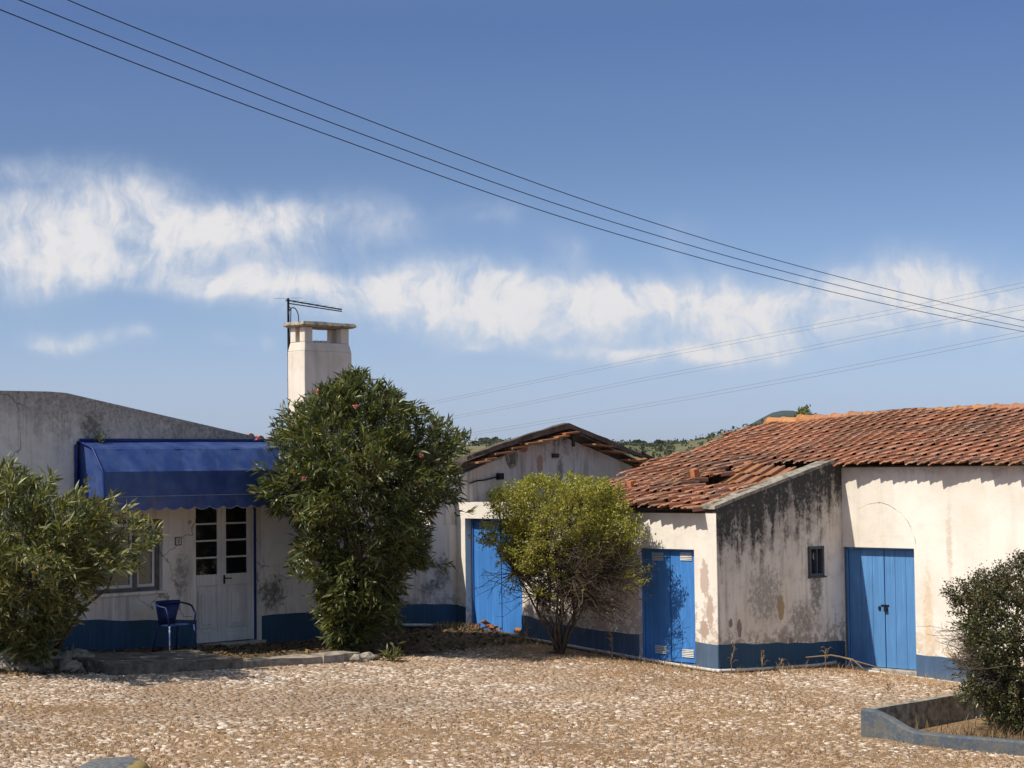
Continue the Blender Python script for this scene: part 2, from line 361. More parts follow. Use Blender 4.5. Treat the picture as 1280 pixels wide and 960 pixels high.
def fU(u0, sgn=-1): return lambda a, z, d: W(u0+sgn*d, a, z)      # faces seen along u (a = v)
def fV(v0): return lambda a, z, d: W(a, v0+d, z)                   # faces seen along v (a = u)
def rect(a0, a1, z0, z1): return [(a0, z0), (a1, z0), (a1, z1), (a0, z1)]
def wavy(top, step=.22, amp=.012, seed=1):
    rr = random.Random(seed+int(top[0][0]*10)); out = []
    for (a, z0), (b, z1) in zip(top[:-1], top[1:]):
        n = max(1, int(abs(b-a)/step))
        for i in range(n): out.append((a+(b-a)*i/n, z0+(z1-z0)*i/n+(rr.gauss(0, amp*.6) if out else 0)))
    return out+[top[-1]]
def flat_band(name, fm, pts_top, pts_bot, thick, mat, parent):
    mb = MB(); mb.solid(pts_bot+pts_top[::-1], fm, thick); return mb.build(name, mat, parent, bevel=0.004)

# ================================================================== FARMHOUSE on the left
house = thing('farmhouse', W(G_U, 17.5, gzuv(G_U, 17.5)), 'low white farmhouse with blue awning over its white double door and tall square chimney', 'house')
mb = MB()
outer = [(8.5, -0.4), (20.6, -0.4), (20.6, 3.31), (18.79, 3.64), (15.30, 4.275), (15.0, 4.29), (12.5, 4.28), (8.5, 3.6)]
DH, WH = rect(17.66, 18.96, 0.20, 2.62), rect(15.62, 17.03, 1.21, 2.33)
mb.solid(outer, fU(G_U), 0.35, [DH, WH])
o = mb.build('wall', M['house'], house)
# body behind the facade, roof slabs a little lower than the parapet
mb = MB(); mb.box(G_U-7, G_U-6.7, 8.5, 23.2, -0.4, 2.9); mb.box(G_U-6.7, G_U-0.35, 8.5, 8.8, -0.4, 3.4); mb.box(G_U-1.9, G_U-0.35, 20.3, 20.6, -0.4, 3.1); mb.box(G_U-2.0, G_U-1.7, 20.65, 23.2, -.4, 2.6); mb.box(G_U-6.7, G_U-2.0, 22.9, 23.2, -.4, 2.6)
mb.build('back_walls', M['house'], house)
mb = MB()
for (v0, z0, v1, z1, ua) in ((8.4, 3.45, 12.5, 4.12, .36), (12.5, 4.12, 15.3, 4.13, .36), (15.3, 4.13, 20.65, 3.155, .36), (20.65, 3.155, 23.3, 2.675, 1.65)):
    a, b, c, d = W(G_U-ua, v0, z0), W(G_U-7.2, v0, z0), W(G_U-7.2, v1, z1), W(G_U-ua, v1, z1)
    dz = Vector((0, 0, -0.12)); mb.hexa([a+dz, b+dz, c+dz, d+dz, a, b, c, d])
roof_h = mb.build('roof', M['tile'], house)
for v in (14.05, 14.25, 18.95, 19.15, 19.35):
    mb = MB(); zt = 4.28 if v < 15 else 3.64-(v-18.79)*0.182
    mb.tube([W(G_U-0.42, v-.1, zt-0.03), W(G_U-0.10, v-.1, zt+0.0)], 0.075, 10)
    mb.build('edge_tile', M['ridge'], roof_h)
# plinth in two runs either side of the door
for (xs, name) in ((((-14, 775), (60, 775), (245.2, 775)), 'plinth'), (((327, 770), (410.5, 763)), 'plinth')):
    top = [G(x, y) for x, y in xs]
    top = wavy(top); bot = [(a, gzuv(G_U, a)-0.3) for a, z in top]
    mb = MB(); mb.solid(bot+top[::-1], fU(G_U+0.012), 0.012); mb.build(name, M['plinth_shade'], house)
# door
dv0, dv1, dz0, dz1 = 17.66, 18.96, 0.30, 2.62
DU = G_U-0.17
mb = MB()
mb.box(DU-0.06, DU+0.02, dv0, dv0+0.035, dz0, dz1); mb.box(DU-0.06, DU+0.02, dv1-0.075, dv1-0.04, dz0, dz1); mb.box(DU-0.06, DU+0.02, dv0, dv1-0.04, dz1-0.05, dz1)
door = mb.build('door', M['white_wood'], house, bevel=0.004)
mb = MB(); mb.box(DU-0.05, DU+0.035, dv1-0.04, dv1, dz0, dz1); mb.build('blue_jamb', M['blue_trim'], door)
mid = (dv0+dv1-0.04)/2
for side, (a, b) in enumerate(((dv0+0.037, mid-0.002), (mid+0.002, dv1-0.077))):
    mb = MB(); st = 0.085
    mb.box(DU-0.04, DU, a, a+st, dz0+0.01, dz1-0.05); mb.box(DU-0.04, DU, b-st, b, dz0+0.01, dz1-0.05)
    zs = [dz1-0.05-0.08, 1.06]
    mb.box(DU-0.04, DU, a+st, b-st, dz1-0.13, dz1-0.05)
    mb.box(DU-0.04, DU, a+st, b-st, 1.22, 1.40); mb.box(DU-0.04, DU, a+st, b-st, dz0+0.01, dz0+0.17)
    mb.box(DU-0.045, DU-0.030, a+st, b-st, dz0+0.17, 1.22)                     # recessed panel
    mb.box(DU-0.030, DU-0.010, a+st+0.05, b-st-0.05, dz0+0.24, 1.15)           # raised field
    mb.box(DU-0.010, DU+0.008, a+st+0.10, b-st-0.10, dz0+0.30, 1.09)
    for k in range(1, 4):
        zz = 1.40+(dz1-0.13-1.40)*k/4; mb.box(DU-0.035, DU-0.003, a+st, b-st, zz-0.014, zz+0.014)
    lf = mb.build('door_leaf', M['white_wood'], door, bevel=0.004)
    mb = MB(); mb.box(DU-0.026, DU-0.020, a+st, b-st, 1.40, dz1-0.13); mb.build('pane', M['glass'], door)
    if side:
        mb = MB(); mb.box(DU, DU+0.008, a+0.025, a+0.06, 1.24, 1.38); mb.tube([W(DU+0.01, a+0.042, 1.33), W(DU+0.05, a+0.042, 1.33), W(DU+0.055, a+0.15, 1.325)], 0.010, 6)
        mb.tube([W(DU+0.006, a+0.042, 1.27), W(DU+0.016, a+0.042, 1.27)], 0.016, 8)
        mb.build('handle', M['iron'], door)
mb = MB(); mb.box(G_U-0.30, G_U+0.05, 17.60, 19.02, 0.19, 0.295); mb.build('door_sill', M['concrete'], house, bevel=0.01)
mb = MB(); mb.box(DU-0.36, DU-0.30, 17.0, 19.6, 0.2, 2.7); mb.build('hall_shade_sheet', M['unlit_dark'], house)  # dark sheet painted as the shade of the hall
# window
WU = G_U-0.12
mb = MB()
w0, w1, wz0, wz1 = 15.62, 17.03, 1.21, 2.33
for (a, b, c, d) in ((w0, w1, wz0, wz0+.06), (w0, w1, wz1-.06, wz1), (w0, w0+.06, wz0+.06, wz1-.06), (w1-.07, w1, wz0+.06, wz1-.06), (16.55, 16.62, wz0+.06, wz1-.06)):
    mb.box(WU-0.05, WU+0.03, a, b, c, d)
win = mb.build('window', M['grey_wood'], house, bevel=0.005)
mb = MB()
for (p, q) in ((w0+.06, 16.55), (16.62, w1-.07)):
    for (a, b, c, d) in ((p, q, wz0+.06, wz0+.11), (p, q, wz1-.11, wz1-.06), (p, p+.045, wz0+.11, wz1-.11), (q-.045, q, wz0+.11, wz1-.11)):
        mb.box(WU-0.04, WU, a, b, c, d)
mb.build('sash', M['white_wood'], win, bevel=0.004)
mb = MB(); mb.box(WU-0.030, WU-0.022, w0+.1, w1-.1, wz0+.1, wz1-.1); mb.build('pane', M['glass'], win)
mb = MB(); mb.box(G_U-0.02, G_U+0.045, w0-0.07, w1+0.06, wz0-0.045, wz0-0.002); mb.build('window_sill', M['house'], house, bevel=0.008)
# number plate
nv, nz = G(222.5, 676.5)
mb = MB(); mb.box(G_U, G_U+0.012, nv-0.062, nv+0.062, nz-0.068, nz+0.068)
plate = mb.build('number_plate', plain_mat('plate_border', (0.13, 0.085, 0.07), 0.5), house)
mb = MB(); mb.box(G_U+0.012, G_U+0.015, nv-0.046, nv+0.046, nz-0.052, nz+0.052); mb.build('plate_face', plain_mat('plate_face', (0.62, 0.58, 0.52), 0.4, 0.05), plate)
fc = bpy.data.curves.new('digit', 'FONT'); fc.body = '3'; fc.size = 0.095; fc.align_x = 'CENTER'; fc.align_y = 'CENTER'; fc.extrude = 0.001
fo = bpy.data.objects.new('tmp_text', fc); COL.objects.link(fo); bpy.context.view_layer.update()
me = bpy.data.meshes.new_from_object(fo.evaluated_get(bpy.context.evaluated_depsgraph_get())); bpy.data.objects.remove(fo)
T = Matrix((( K, 0, K, 0), (K, 0, -K, 0), (0, 1, 0, 0), (0, 0, 0, 1)))
me.transform(T); me.transform(Matrix.Translation(W(G_U+0.0165, nv, nz)-BASE[plate.name]))
link(me, 'digit', M['iron'], plate)

# awning: blue vinyl on a bowed frame
aw = material('blue_awning_vinyl'); P, u_, v_, z_ = aw.uvz()
n = aw.noise(P, 3.2, 5, 0.65); n2 = aw.noise(aw.scale(P, 7, 7, 1.2), 1.0, 4, 0.6)
colr = aw.mix(aw.sm(n, 0.36, 0.70), (0.022, 0.048, 0.175), (0.052, 0.090, 0.235))
colr = aw.mix(aw.mul(aw.sm(n2, 0.52, 0.75), 0.35), colr, (0.10, 0.13, 0.20))
M['awning'] = finish(aw, colr, 0.33, aw.bump(n, 0.25, 0.01), spec=0.5)
prof = [(0.0, 3.545), (0.05, 3.54), (0.36, 3.455), (0.42, 3.425), (0.66, 3.12), (0.69, 3.075), (0.725, 2.70), (0.728, 2.685)]
AV0, AV1 = 15.50, 19.55
mb = MB()
nS = 60
for i in range(len(prof)-1):
    for k in range(nS):
        a = AV0+0.02+(AV1-AV0-0.04)*k/nS; b = AV0+0.02+(AV1-AV0-0.04)*(k+1)/nS
        sag = lambda q: -0.007*math.sin((q-AV0)/(AV1-AV0)*math.pi*4)**2+.003*math.sin(q*11.3)+.002*math.sin(q*23.1+1)
        def pt(v, j): return W(G_U+prof[j][0]+(sag(v) if 2 < j < 5 else 0), v, prof[j][1]+(sag(v) if 2 < j < 5 else 0))
        mb.add([pt(a, i), pt(b, i), pt(b, i+1), pt(a, i+1)], [(0, 1, 2, 3)])
for v in (AV0+0.02, AV1-0.02):
    mb.add([W(G_U+0.01, v, 2.69)]+[W(G_U+p[0]+(0.01 if j == 0 else 0), v, p[1]) for j, p in enumerate(prof)], [tuple(range(len(prof)+1))])
awn = mb.build('awning', M['awning'], house)
mb = MB()                                   # scalloped valance
ns = 15; L = AV1-AV0-0.04
top = []; bot = []
for k in range(ns*8+1):
    v = AV0+0.02+L*k/(ns*8); ph = (k % 8)/8
    top.append(W(G_U+0.733+0.006*math.sin(v*9), v, 2.695)); bot.append(W(G_U+0.738+0.012*math.sin(v*9+1), v, 2.525-0.045*math.sin(ph*math.pi)))
nn = len(top)
mb.add(top+bot, [(k, k+1, nn+k+1, nn+k) for k in range(nn-1)])
val = mb.build('valance', M['awning'], awn)
mb = MB(); mb.tube([b+Vector((0.004, -0.004, -0.002)) for b in bot], 0.005, 4); mb.tube([t+Vector((0.004, -0.004, 0.002)) for t in top], 0.004, 4)
mb.build('piping', plain_mat('pale_piping', (0.35, 0.37, 0.45), 0.6), awn)
mb = MB()
for v in (AV0, AV1): mb.tube([W(G_U+0.02, v, 2.68)]+[W(G_U+p[0]+0.0, v, p[1]) for p in prof], 0.018, 6)
mb.tube([W(G_U+0.035, AV0-0.05, 2.72), W(G_U+0.035, AV0-0.05, 3.48), W(G_U+0.035, AV0+0.02, 3.56), W(G_U+0.035, AV1, 3.56)], 0.028, 6)
for j in (3, 5, 6): mb.tube([W(G_U+prof[j][0]-0.012, AV0, prof[j][1]-0.014), W(G_U+prof[j][0]-0.012, AV1, prof[j][1]-0.014)], 0.012, 6)
mb.build('awning_frame', M['blue_trim'], awn, smooth=True)

# chimney (a part of the roofscape of the house)
cu0, cu1, cv0, cv1 = -27.49, -27.0, 21.63, 22.76
mb = MB()
def ringbox(mb, z0, z1, in0, in1):
    p = lambda i, z: [W(cu0+i, cv0+i, z), W(cu1-i, cv0+i, z), W(cu1-i, cv1-i, z), W(cu0+i, cv1-i, z)]
    mb.hexa(p(in0, z0)+p(in1, z1))
ringbox(mb, 2.5, 5.26, 0.0, 0.0); ringbox(mb, 5.26, 5.42, 0.0, 0.035)
for v in (22.02, 22.16, 22.24): mb.box(-27.26, -27.16, v, v+0.08, 5.42, 5.47)
for (a, b) in ((cu0+.035, cv0+.035), (cu1-.185, cv0+.035), (cu0+.035, cv1-.225), (cu1-.185, cv1-.225)): mb.box(a, a+.15, b, b+.19, 5.42, 5.70)
ch = mb.build('chimney', M['chimney'], house, bevel=0.012); rough_up(ch, 0.008, 3)
mb = MB()
p = lambda i, z: [W(cu0-i, cv0-i, z), W(cu1+i, cv0-i, z), W(cu1+i, cv1+i, z), W(cu0-i, cv1+i, z)]
mb.hexa(p(0.0, 5.70)+p(0.07, 5.735)); mb.hexa(p(0.07, 5.737)+p(0.04, 5.80)); 
cap = mb.build('chimney_cap', M['lichen_concrete'], ch); rough_up(cap, 0.02, 5, 2, sub=2)

# aerial strapped to the chimney
mast = thing('television_aerial', W(-27.56, 21.58, 4.0), 'thin dark television aerial on a mast strapped to the square chimney', 'aerial')
mu = -27.53; mv = onU(360.6, 420, mu)[1]
mb = MB(); mb.tube([W(mu, mv, 3.3), W(mu, mv, onU(361, 373, mu)[2])], 0.022, 6)
for z in (4.0, 4.75, 5.2): mb.bar(W(mu-.03, mv, z), W(mu+.10, mv+.06, z), 0.03, 0.03)
mb.build('mast', M['iron'], mast, smooth=False)
tip = onU(427, 387.0, mu)
a0 = W(mu, mv, onU(361, 375.5, mu)[2]); a1 = W(mu, tip[1], tip[2])
mb = MB(); d = (a1-a0)
mb.bar(a0-d*0.04, a1, 0.022, 0.022); mb.bar(a0+Vector((0, 0, -.055)), a1+Vector((0, 0, -.035)), 0.018, 0.018)
mb.bar(a1-d*.02+Vector((0, 0, .02)), a1-d*.02-Vector((0, 0, .07)), .05, .05)
mb.bar(a0+d*.45+Vector((0, 0, .02)), a0+d*.45-Vector((0, 0, .08)), .04, .03)
mb.bar(a0+d*.05+Vector((0, 0, .03)), a0+d*.05-Vector((0, 0, .10)), .07, .05); mb.build('boom', M['iron'], mast)
mb = MB()
for t in (0.08, 0.22, 0.36, 0.5, 0.64, 0.78, 0.92):
    c = a0+d*t; l = 0.20-0.08*t; mb.tube([c-W(l, 0.02, -0.01), c+W(l, 0.02, 0.01)], 0.0025, 4)
mb.tube([a0+W(-.3, -.1, .05), a0+W(.3, .1, .03)], 0.0025, 4); mb.build('elements', M['iron'], mast)
mb = MB()
mb.tube([W(mu, mv+0.02, 6.1)]+[W(mu+0.02, mv+0.10+0.13*math.cos(t), 5.87+0.22*math.sin(t)) for t in np.linspace(2.0, 2.0+4*math.pi, 30)]+[W(mu+.01, mv+.03, 5.5), W(mu+.01, mv+.03, 3.4)], 0.009, 5)
mb.build('cable', M['iron'], mast)

# ================================================================== GABLED SHED in the middle
shed = thing('gabled_shed', W(G_U, 26.0, gzuv(G_U, 24.0)), 'stained grey gabled shed with broken roof edge standing behind the round green bush', 'shed')
mb = MB()
outer = [(20.605, -0.4), (28.55, -0.4), (28.55, 3.13), (26.39, 3.83), (23.57, 2.97), (23.39, 2.91), (23.39, 2.04), (21.5, 2.10), (20.605, 2.12)]
hv, hz = G(640, 572.5)
mb.solid(outer, fU(G_U), 0.35, [rect(hv-.075, hv+.06, hz-.11, hz+.10)])
o = mb.build('wall', M['gable'], shed)
mb = MB(); mb.box(G_U-.34, G_U-.30, hv-.2, hv+.2, hz-.2, hz+.2); mb.build('vent_shade_sheet', M['unlit_dark'], shed)  # dark sheet painted as the shade inside the vent
mb = MB()
ring = [(hv-.01+.155*math.cos(t)*(1+.1*math.sin(3*t)), hz-.01+.185*math.sin(t)) for t in np.linspace(0, 2*math.pi, 14)[:-1]]
mb.solid(ring, fU(G_U+0.025), 0.03, [rect(hv-.075, hv+.06, hz-.11, hz+.10)]); o = mb.build('vent_surround', M['lichen_concrete'], shed, bevel=0.006)
pl = [G(x, y) for x, y in ((411.2, 763), (490, 755), (530, 755), (573, 756))]
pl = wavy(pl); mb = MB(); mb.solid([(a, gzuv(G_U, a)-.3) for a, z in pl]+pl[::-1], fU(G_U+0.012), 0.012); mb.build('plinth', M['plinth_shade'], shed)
mb = MB(); mb.box(G_U-6, G_U-.81, 23.25, 23.55, -.4, 2.2); mb.box(G_U-.80, G_U-.48, 21.4, 22.74, -.4, 2.85); mb.box(G_U-.80, G_U-.03, 22.745, 23.385, -.4, 2.88); mb.box(G_U-6, G_U-.35, 28.25, 28.55, -.4, 2.3); mb.box(G_U-6, G_U-5.7, 22.0, 28.25, -.4, 2.4)  # the two short front boxes are infill added to cover a sunlit wall end
mb.box(G_U-.6, G_U-.2, 28.555, 29.5, -.4, 3.06)
mb.build('back_walls', M['gable'], shed)
mb = MB()                                        # verge boards: dark weathered sheets over the broken tiles
UO = G_U+0.24
lt = [onU(x, y, UO) for x, y in ((584, 570), (640, 549.5), (712, 528), (770, 553), (806, 569))]
for i in range(len(lt)-1):
    p0, p1 = lt[i], lt[i+1]; h0 = 0.10 if i else 0.07; h1 = 0.11 if i != 3 else .05
    if i == 0: h1 = .10
    q = lambda p, h, dz, uo: W(uo, p[1], p[2]-h+dz)
    mb.hexa([q(p0, h0, 0, UO-.13), q(p0, h0, 0, UO), q(p1, h1, 0, UO), q(p1, h1, 0, UO-.13), q(p0, 0, 0, UO-.13), q(p0, 0, 0, UO), q(p1, 0, 0, UO), q(p1, 0, 0, UO-.13)])
vb = mb.build('verge_board', M['sheet'], shed); rough_up(vb, 0.022, 3.4, 5, sub=4)
mb = MB(); qs = [(q_[1], q_[2]) for q_ in lt]
for (a, z0), (b, z1) in zip(qs[:-1], qs[1:]):
    mb.hexa([W(G_U-.36, a, z0-.27), W(G_U-.02, a, z0-.27), W(G_U-.02, b, z1-.27), W(G_U-.36, b, z1-.27), W(G_U-.36, a, z0-.12), W(G_U+.12, a, z0-.12), W(G_U+.12, b, z1-.12), W(G_U-.36, b, z1-.12)])
mb.build('added_eaves_filler', M['dark_wood'], shed)  # added dark filler that hides the sunlit wall top under the verge
mb = MB(); rnd = random.Random(3)
def slope_z(v): return np.interp(v, [q[1] for q in lt], [q[2] for q in lt])
vv = 23.60
while vv < 28.6:                                  # ragged clay tiles left along the verge
    left = vv < 26.3; ln = rnd.uniform(.28, .50)
    if not (26.15 < vv < 26.7) and rnd.random() < (0.93 if left else 0.72):
        z = float(slope_z(vv+ln/2))-(.165 if left else .16)+rnd.uniform(-.025, .025); k = (.31 if left else -.30)*0.3
        e = rnd.uniform(0.27, .40); t = .030
        c = [W(G_U-.2, vv, z-k*ln/2), W(G_U+e, vv, z-k*ln/2-.01), W(G_U+e, vv+ln, z+k*ln/2-.01), W(G_U-.2, vv+ln, z+k*ln/2)]
        mb.hexa([p-Vector((0, 0, t)) for p in c]+c)
    if rnd.random() < .5:
        z = float(slope_z(vv+.1))-.225; e = rnd.uniform(.03, .1); c = [W(G_U-.2, vv, z), W(G_U+e, vv, z), W(G_U+e, vv+.26, z+.01), W(G_U-.2, vv+.26, z+.01)]
        mb.hexa([p-Vector((0, 0, .03)) for p in c]+c)
    vv += ln*rnd.uniform(0.75, 1.0)
for (x, y, l) in ((798, 575, .42), (806, 580, .3)):
    q = onU(x, y, G_U+.1); c = [W(G_U-.3, q[1], q[2]), W(G_U+.12, q[1], q[2]), W(G_U+.12, q[1]+l, q[2]+.03), W(G_U-.3, q[1]+l, q[2]+.03)]
    mb.hexa([p-Vector((0, 0, .04)) for p in c]+c)
mb.build('verge_tiles', M['tile_bright'], shed)
for (x0, y0, x1, y1, w) in ((802, 596, 817, 572, .07), (800, 566, 826, 579, .06), (716, 545, 717, 558, .05)):
    mb = MB(); a = onU(x0, y0, G_U+.12); b = onU(x1, y1, G_U+.12); mb.bar(W(*a), W(*b), w, w, up=(.7, -.7, .1)); mb.build('rafter_end', M['dark_wood'], shed)
bv, bz = G(622.5, 595.5)
mb = MB(); mb.box(G_U, G_U+.10, bv-.05, bv+.06, bz-.06, bz+.06); cs = [G(x, y) for x, y in ((586, 604), (594, 601), (604, 600), (612, 598), (620, 596))]
mb.tube([W(G_U+.03, a, z) for a, z in cs], 0.014, 5); mb.build('bracket', M['iron'], shed)
hh = [G(626+x*1, 0) for x in (0,)]
nv_, nz_ = G(694, 569.5)
mb = MB(); mb.box(G_U, G_U+.05, nv_-.10, nv_+.06, nz_-.04, nz_+.04); mb.build('stub_beam', M['dark_wood'], shed)
# ================================================================== STOREHOUSE with the big tiled roof
store = thing('storehouse', W(B_U, 25.0, gzuv(B_U, 24.0)), 'whitewashed storehouse with three blue doors under a large sagging red tile roof', 'storehouse')
def zroof(u, s): return 3.06+0.190*s+0.0042*(u+23.8)*max(0.0, s)/1.0
U_LEFT = lambda s: -23.15-0.155*s
S_RIDGE = 4.62
mb = MB()
D1, D2 = rect(-24.62, -23.19, 0.02, 2.165), rect(-20.49, -19.305, -0.16, 1.72)
mb.solid([(-24.83, -0.8), (-18.845, -0.8), (-18.845, 2.30), (-22.7, 2.30), (-22.7, 2.46), (-24.83, 2.45)], fV(A_V), 0.40, [D1, D2])
mb.build('front_wall', M['front'], store)
mb = MB()
WB = rect(25.79, 26.20, 1.185, 1.685)
mb.solid([(23.385, -0.8), (26.83, -0.8), (26.83, 3.08), (26.50, 3.075), (25.2, 2.80), (23.385, 2.395)], fU(B_U), 0.28, [WB])
o = mb.build('side_wall', M['side'], store)
mb = MB()                                      # rendered coping along the sloping top
cp = [(23.34, 2.40), (24.2, 2.595), (25.2, 2.815), (26.45, 3.085), (26.78, 3.09)]
for (a, z0), (b, z1) in zip(cp[:-1], cp[1:]):
    mb.hexa([W(B_U-.27, a, z0-.03), W(B_U+.014, a, z0-.03), W(B_U+.014, b, z1-.03), W(B_U-.27, b, z1-.03), W(B_U-.27, a, z0+.03), W(B_U+.012, a, z0+.02), W(B_U+.012, b, z1+.02), W(B_U-.27, b, z1+.03)])
o = mb.build('coping', M['lichen_concrete'], store); rough_up(o, 0.014, 4, 4, sub=2)
mb = MB()
D3 = rect(-18.90, -17.42, -0.40, 1.645)
mb.solid([(-19.1, -0.9), (-8.0, -0.9), (-8.0, 3.0), (-19.1, 3.0)], fV(C_V), 0.40, [D3])
mb.build('barn_wall', M['tall'], store)
mb = MB()
RB = C_V+S_RIDGE
mb.box(-24.2, -8.0, RB+4.4, RB+4.7, -.6, 3.1)
mb.solid([(A_V+.42, -.6), (RB+4.4, -.6), (RB+4.4, 3.0), (RB, zroof(-23.8, S_RIDGE)-.15), (A_V+.42, 2.25)], fU(-23.0), 0.3)
mb.solid([(C_V+.42, -.6), (RB+4.4, -.6), (RB+4.4, 3.0), (RB, zroof(-8, S_RIDGE)-.15), (C_V+.42, 3.0)], fU(-8.0), 0.3)
mb.build('back_walls', M['gable'], store)

# plinths
def plinth(fm, top, mat, thick=0.012):
    top = wavy(top); bot = [(a, -0.85) for a, z in top]
    mb = MB(); mb.solid(bot+top[::-1], fm, thick); mb.build('plinth', mat, store)
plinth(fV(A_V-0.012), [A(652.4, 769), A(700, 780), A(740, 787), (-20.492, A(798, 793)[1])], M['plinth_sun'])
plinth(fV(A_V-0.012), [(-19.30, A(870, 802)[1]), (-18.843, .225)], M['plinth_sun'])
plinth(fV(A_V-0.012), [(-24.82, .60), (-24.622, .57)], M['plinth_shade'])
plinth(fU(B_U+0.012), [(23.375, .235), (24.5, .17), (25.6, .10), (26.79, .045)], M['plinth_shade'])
plinth(fV(C_V-0.012), [(-17.418, -.10), Cp(1190, 823), Cp(1215, 826), (-12, -.28), (-8, -.42)], M['plinth_barn'])

def door(name_mat, u0, u1, z0, z1, v, seams, planks, frame=0.04):
    """plank door: one frame mesh with the leaves under it"""
    mb = MB()
    mb.box(u0, u0+frame, v-.02, v+.07, z0, z1-frame); mb.box(u1-frame, u1, v-.02, v+.07, z0, z1-frame); mb.box(u0, u1, v-.02, v+.07, z1-frame, z1)
    d = mb.build('door', name_mat, store, bevel=0.004)
    edges = [u0+frame+.004]+list(seams)+[u1-frame-.004]
    for a, b in zip(edges[:-1], edges[1:]):
        mb = MB(); n = planks; w = (b-a-.004)/n
        for i in range(n):
            mb.box(a+.002+i*w+(.007 if i == 0 else .0025), a+.002+(i+1)*w-(.007 if i == n-1 else .0025), v, v+.035, z0+.012, z1-frame-.004)
        mb.build('door_leaf', name_mat, d, bevel=0.003)
    return d
d1 = door(M['door_blue_low'], -24.62, -23.19, .13, 2.165, A_V+.17, [-23.87], 1)
d2 = door(M['door_blue'], -20.49, -19.305, -.115, 1.72, A_V+.10, [A(833.5, 760)[0]], 1)
d3 = door(M['door_blue_worn'], -18.86, -17.42, -.385, 1.645, C_V+.13, [Cp(1099, 760)[0]+.03], 3)
for q in ((-25.0, -22.9, A_V+.30, A_V+.36, -.1, 2.3), (-20.6, -19.15, A_V+.30, A_V+.36, -.2, 1.9), (-18.84, -17.3, C_V+.30, C_V+.36, -.5, 1.8)):
    mb = MB(); mb.box(*q); mb.build('room_shade_sheet', M['unlit_dark'], store)  # dark sheets painted as room shade behind the door gaps
for (ua, ub, sa, sb) in ((-22.6, -19.13, -3.44, -2.9), (-18.83, -8.05, -.03, .5)):        # added boards that stop sun leaking under the eaves tiles
    mb = MB(); z0, z1 = zroof(-18.84, sa)-.035, zroof(-18.84, sb)-.035
    mb.hexa([W(ua, C_V+sa, z0-.02), W(ub, C_V+sa, z0-.02), W(ub, C_V+sb, z1-.02), W(ua, C_V+sb, z1-.02), W(ua, C_V+sa, z0), W(ub, C_V+sa, z0), W(ub, C_V+sb, z1), W(ua, C_V+sb, z1)])
    mb.build('added_eaves_filler', M['dark_wood'], store)
for (px, py) in ((817.5, 696.5), (853, 696.5), (821.5, 813), (855.5, 818)):
    cu, cz = A(px, py); v = A_V+.10
    mb = MB()
    for k in range(5):
        zz = cz-.055+k*.027
        mb.hexa([W(cu-.12, v-.016, zz), W(cu+.12, v-.016, zz), W(cu+.12, v-.003, zz+.012), W(cu-.12, v-.003, zz+.012), W(cu-.12, v-.016, zz+.005), W(cu+.12, v-.016, zz+.005), W(cu+.12, v-.003, zz+.018), W(cu-.12, v-.003, zz+.018)])
    mb.build('vent', M['pipe'], d2)
lu, lz = Cp(1103, 761)
mb = MB(); v = C_V+.13
mb.box(lu-.11, lu+.05, v-.012, v-.001, lz+.03, lz+.06); mb.box(lu-.035, lu+.025, v-.045, v-.012, lz-.055, lz+.02)
mb.tube([W(lu-.025, v-.028, lz+.02), W(lu-.022, v-.028, lz+.055), W(lu+.012, v-.028, lz+.055), W(lu+.015, v-.028, lz+.02)], .006, 6); mb.box(lu-.16, lu-.115, v-.02, v-.001, lz-.035, lz+.03)
mb.build('padlock', M['iron'], d3, bevel=0.003)
mb = MB(); mb.box(-18.83, -17.40, C_V-.03, C_V+.22, -.50, -.385); mb.build('door_sill', M['concrete'], store, bevel=0.008)
mb = MB(); mb.box(-18.83, -17.425, C_V-.014, C_V-.002, -.85, -.502); mb.build('plinth', M['plinth_barn'], store)
mb = MB(); mb.box(-24.62, -23.19, A_V-.02, A_V+.22, 0.0, .125); mb.build('door_sill', M['concrete'], store, bevel=0.008)
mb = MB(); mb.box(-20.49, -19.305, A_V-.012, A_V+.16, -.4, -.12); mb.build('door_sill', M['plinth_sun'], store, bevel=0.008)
# little window in the side wall, its box frame standing proud
mb = MB()
a, b, c, d = 25.79, 26.20, 1.185, 1.685
for (p, q, r, s_) in ((a, b, c, c+.045), (a, b, d-.045, d), (a, a+.045, c+.045, d-.045), (b-.055, b, c+.045, d-.045), (25.98, 26.01, c+.045, d-.045)):
    mb.box(B_U-.10, B_U+.045, p, q, r, s_)
win = mb.build('window', M['slate_frame'], store, bevel=0.004)
mb = MB(); mb.box(B_U-.05, B_U-.045, a+.04, b-.05, c+.04, d-.04); mb.build('pane', M['glass'], win)
mb = MB(); mb.box(B_U-.02, B_U+.06, a-.01, b+.04, c-.03, c-.002); mb.build('window_sill', M['slate_frame'], win)
mb = MB(); mb.tube([W(B_U-.02, a+.2, c+.05), W(B_U-.02, a+.24, c+.2), W(B_U-.02, a+.17, c+.33), W(B_U-.02, a+.22, c+.44)], .012, 5); mb.build('curtain_cord', M['pipe'], win)

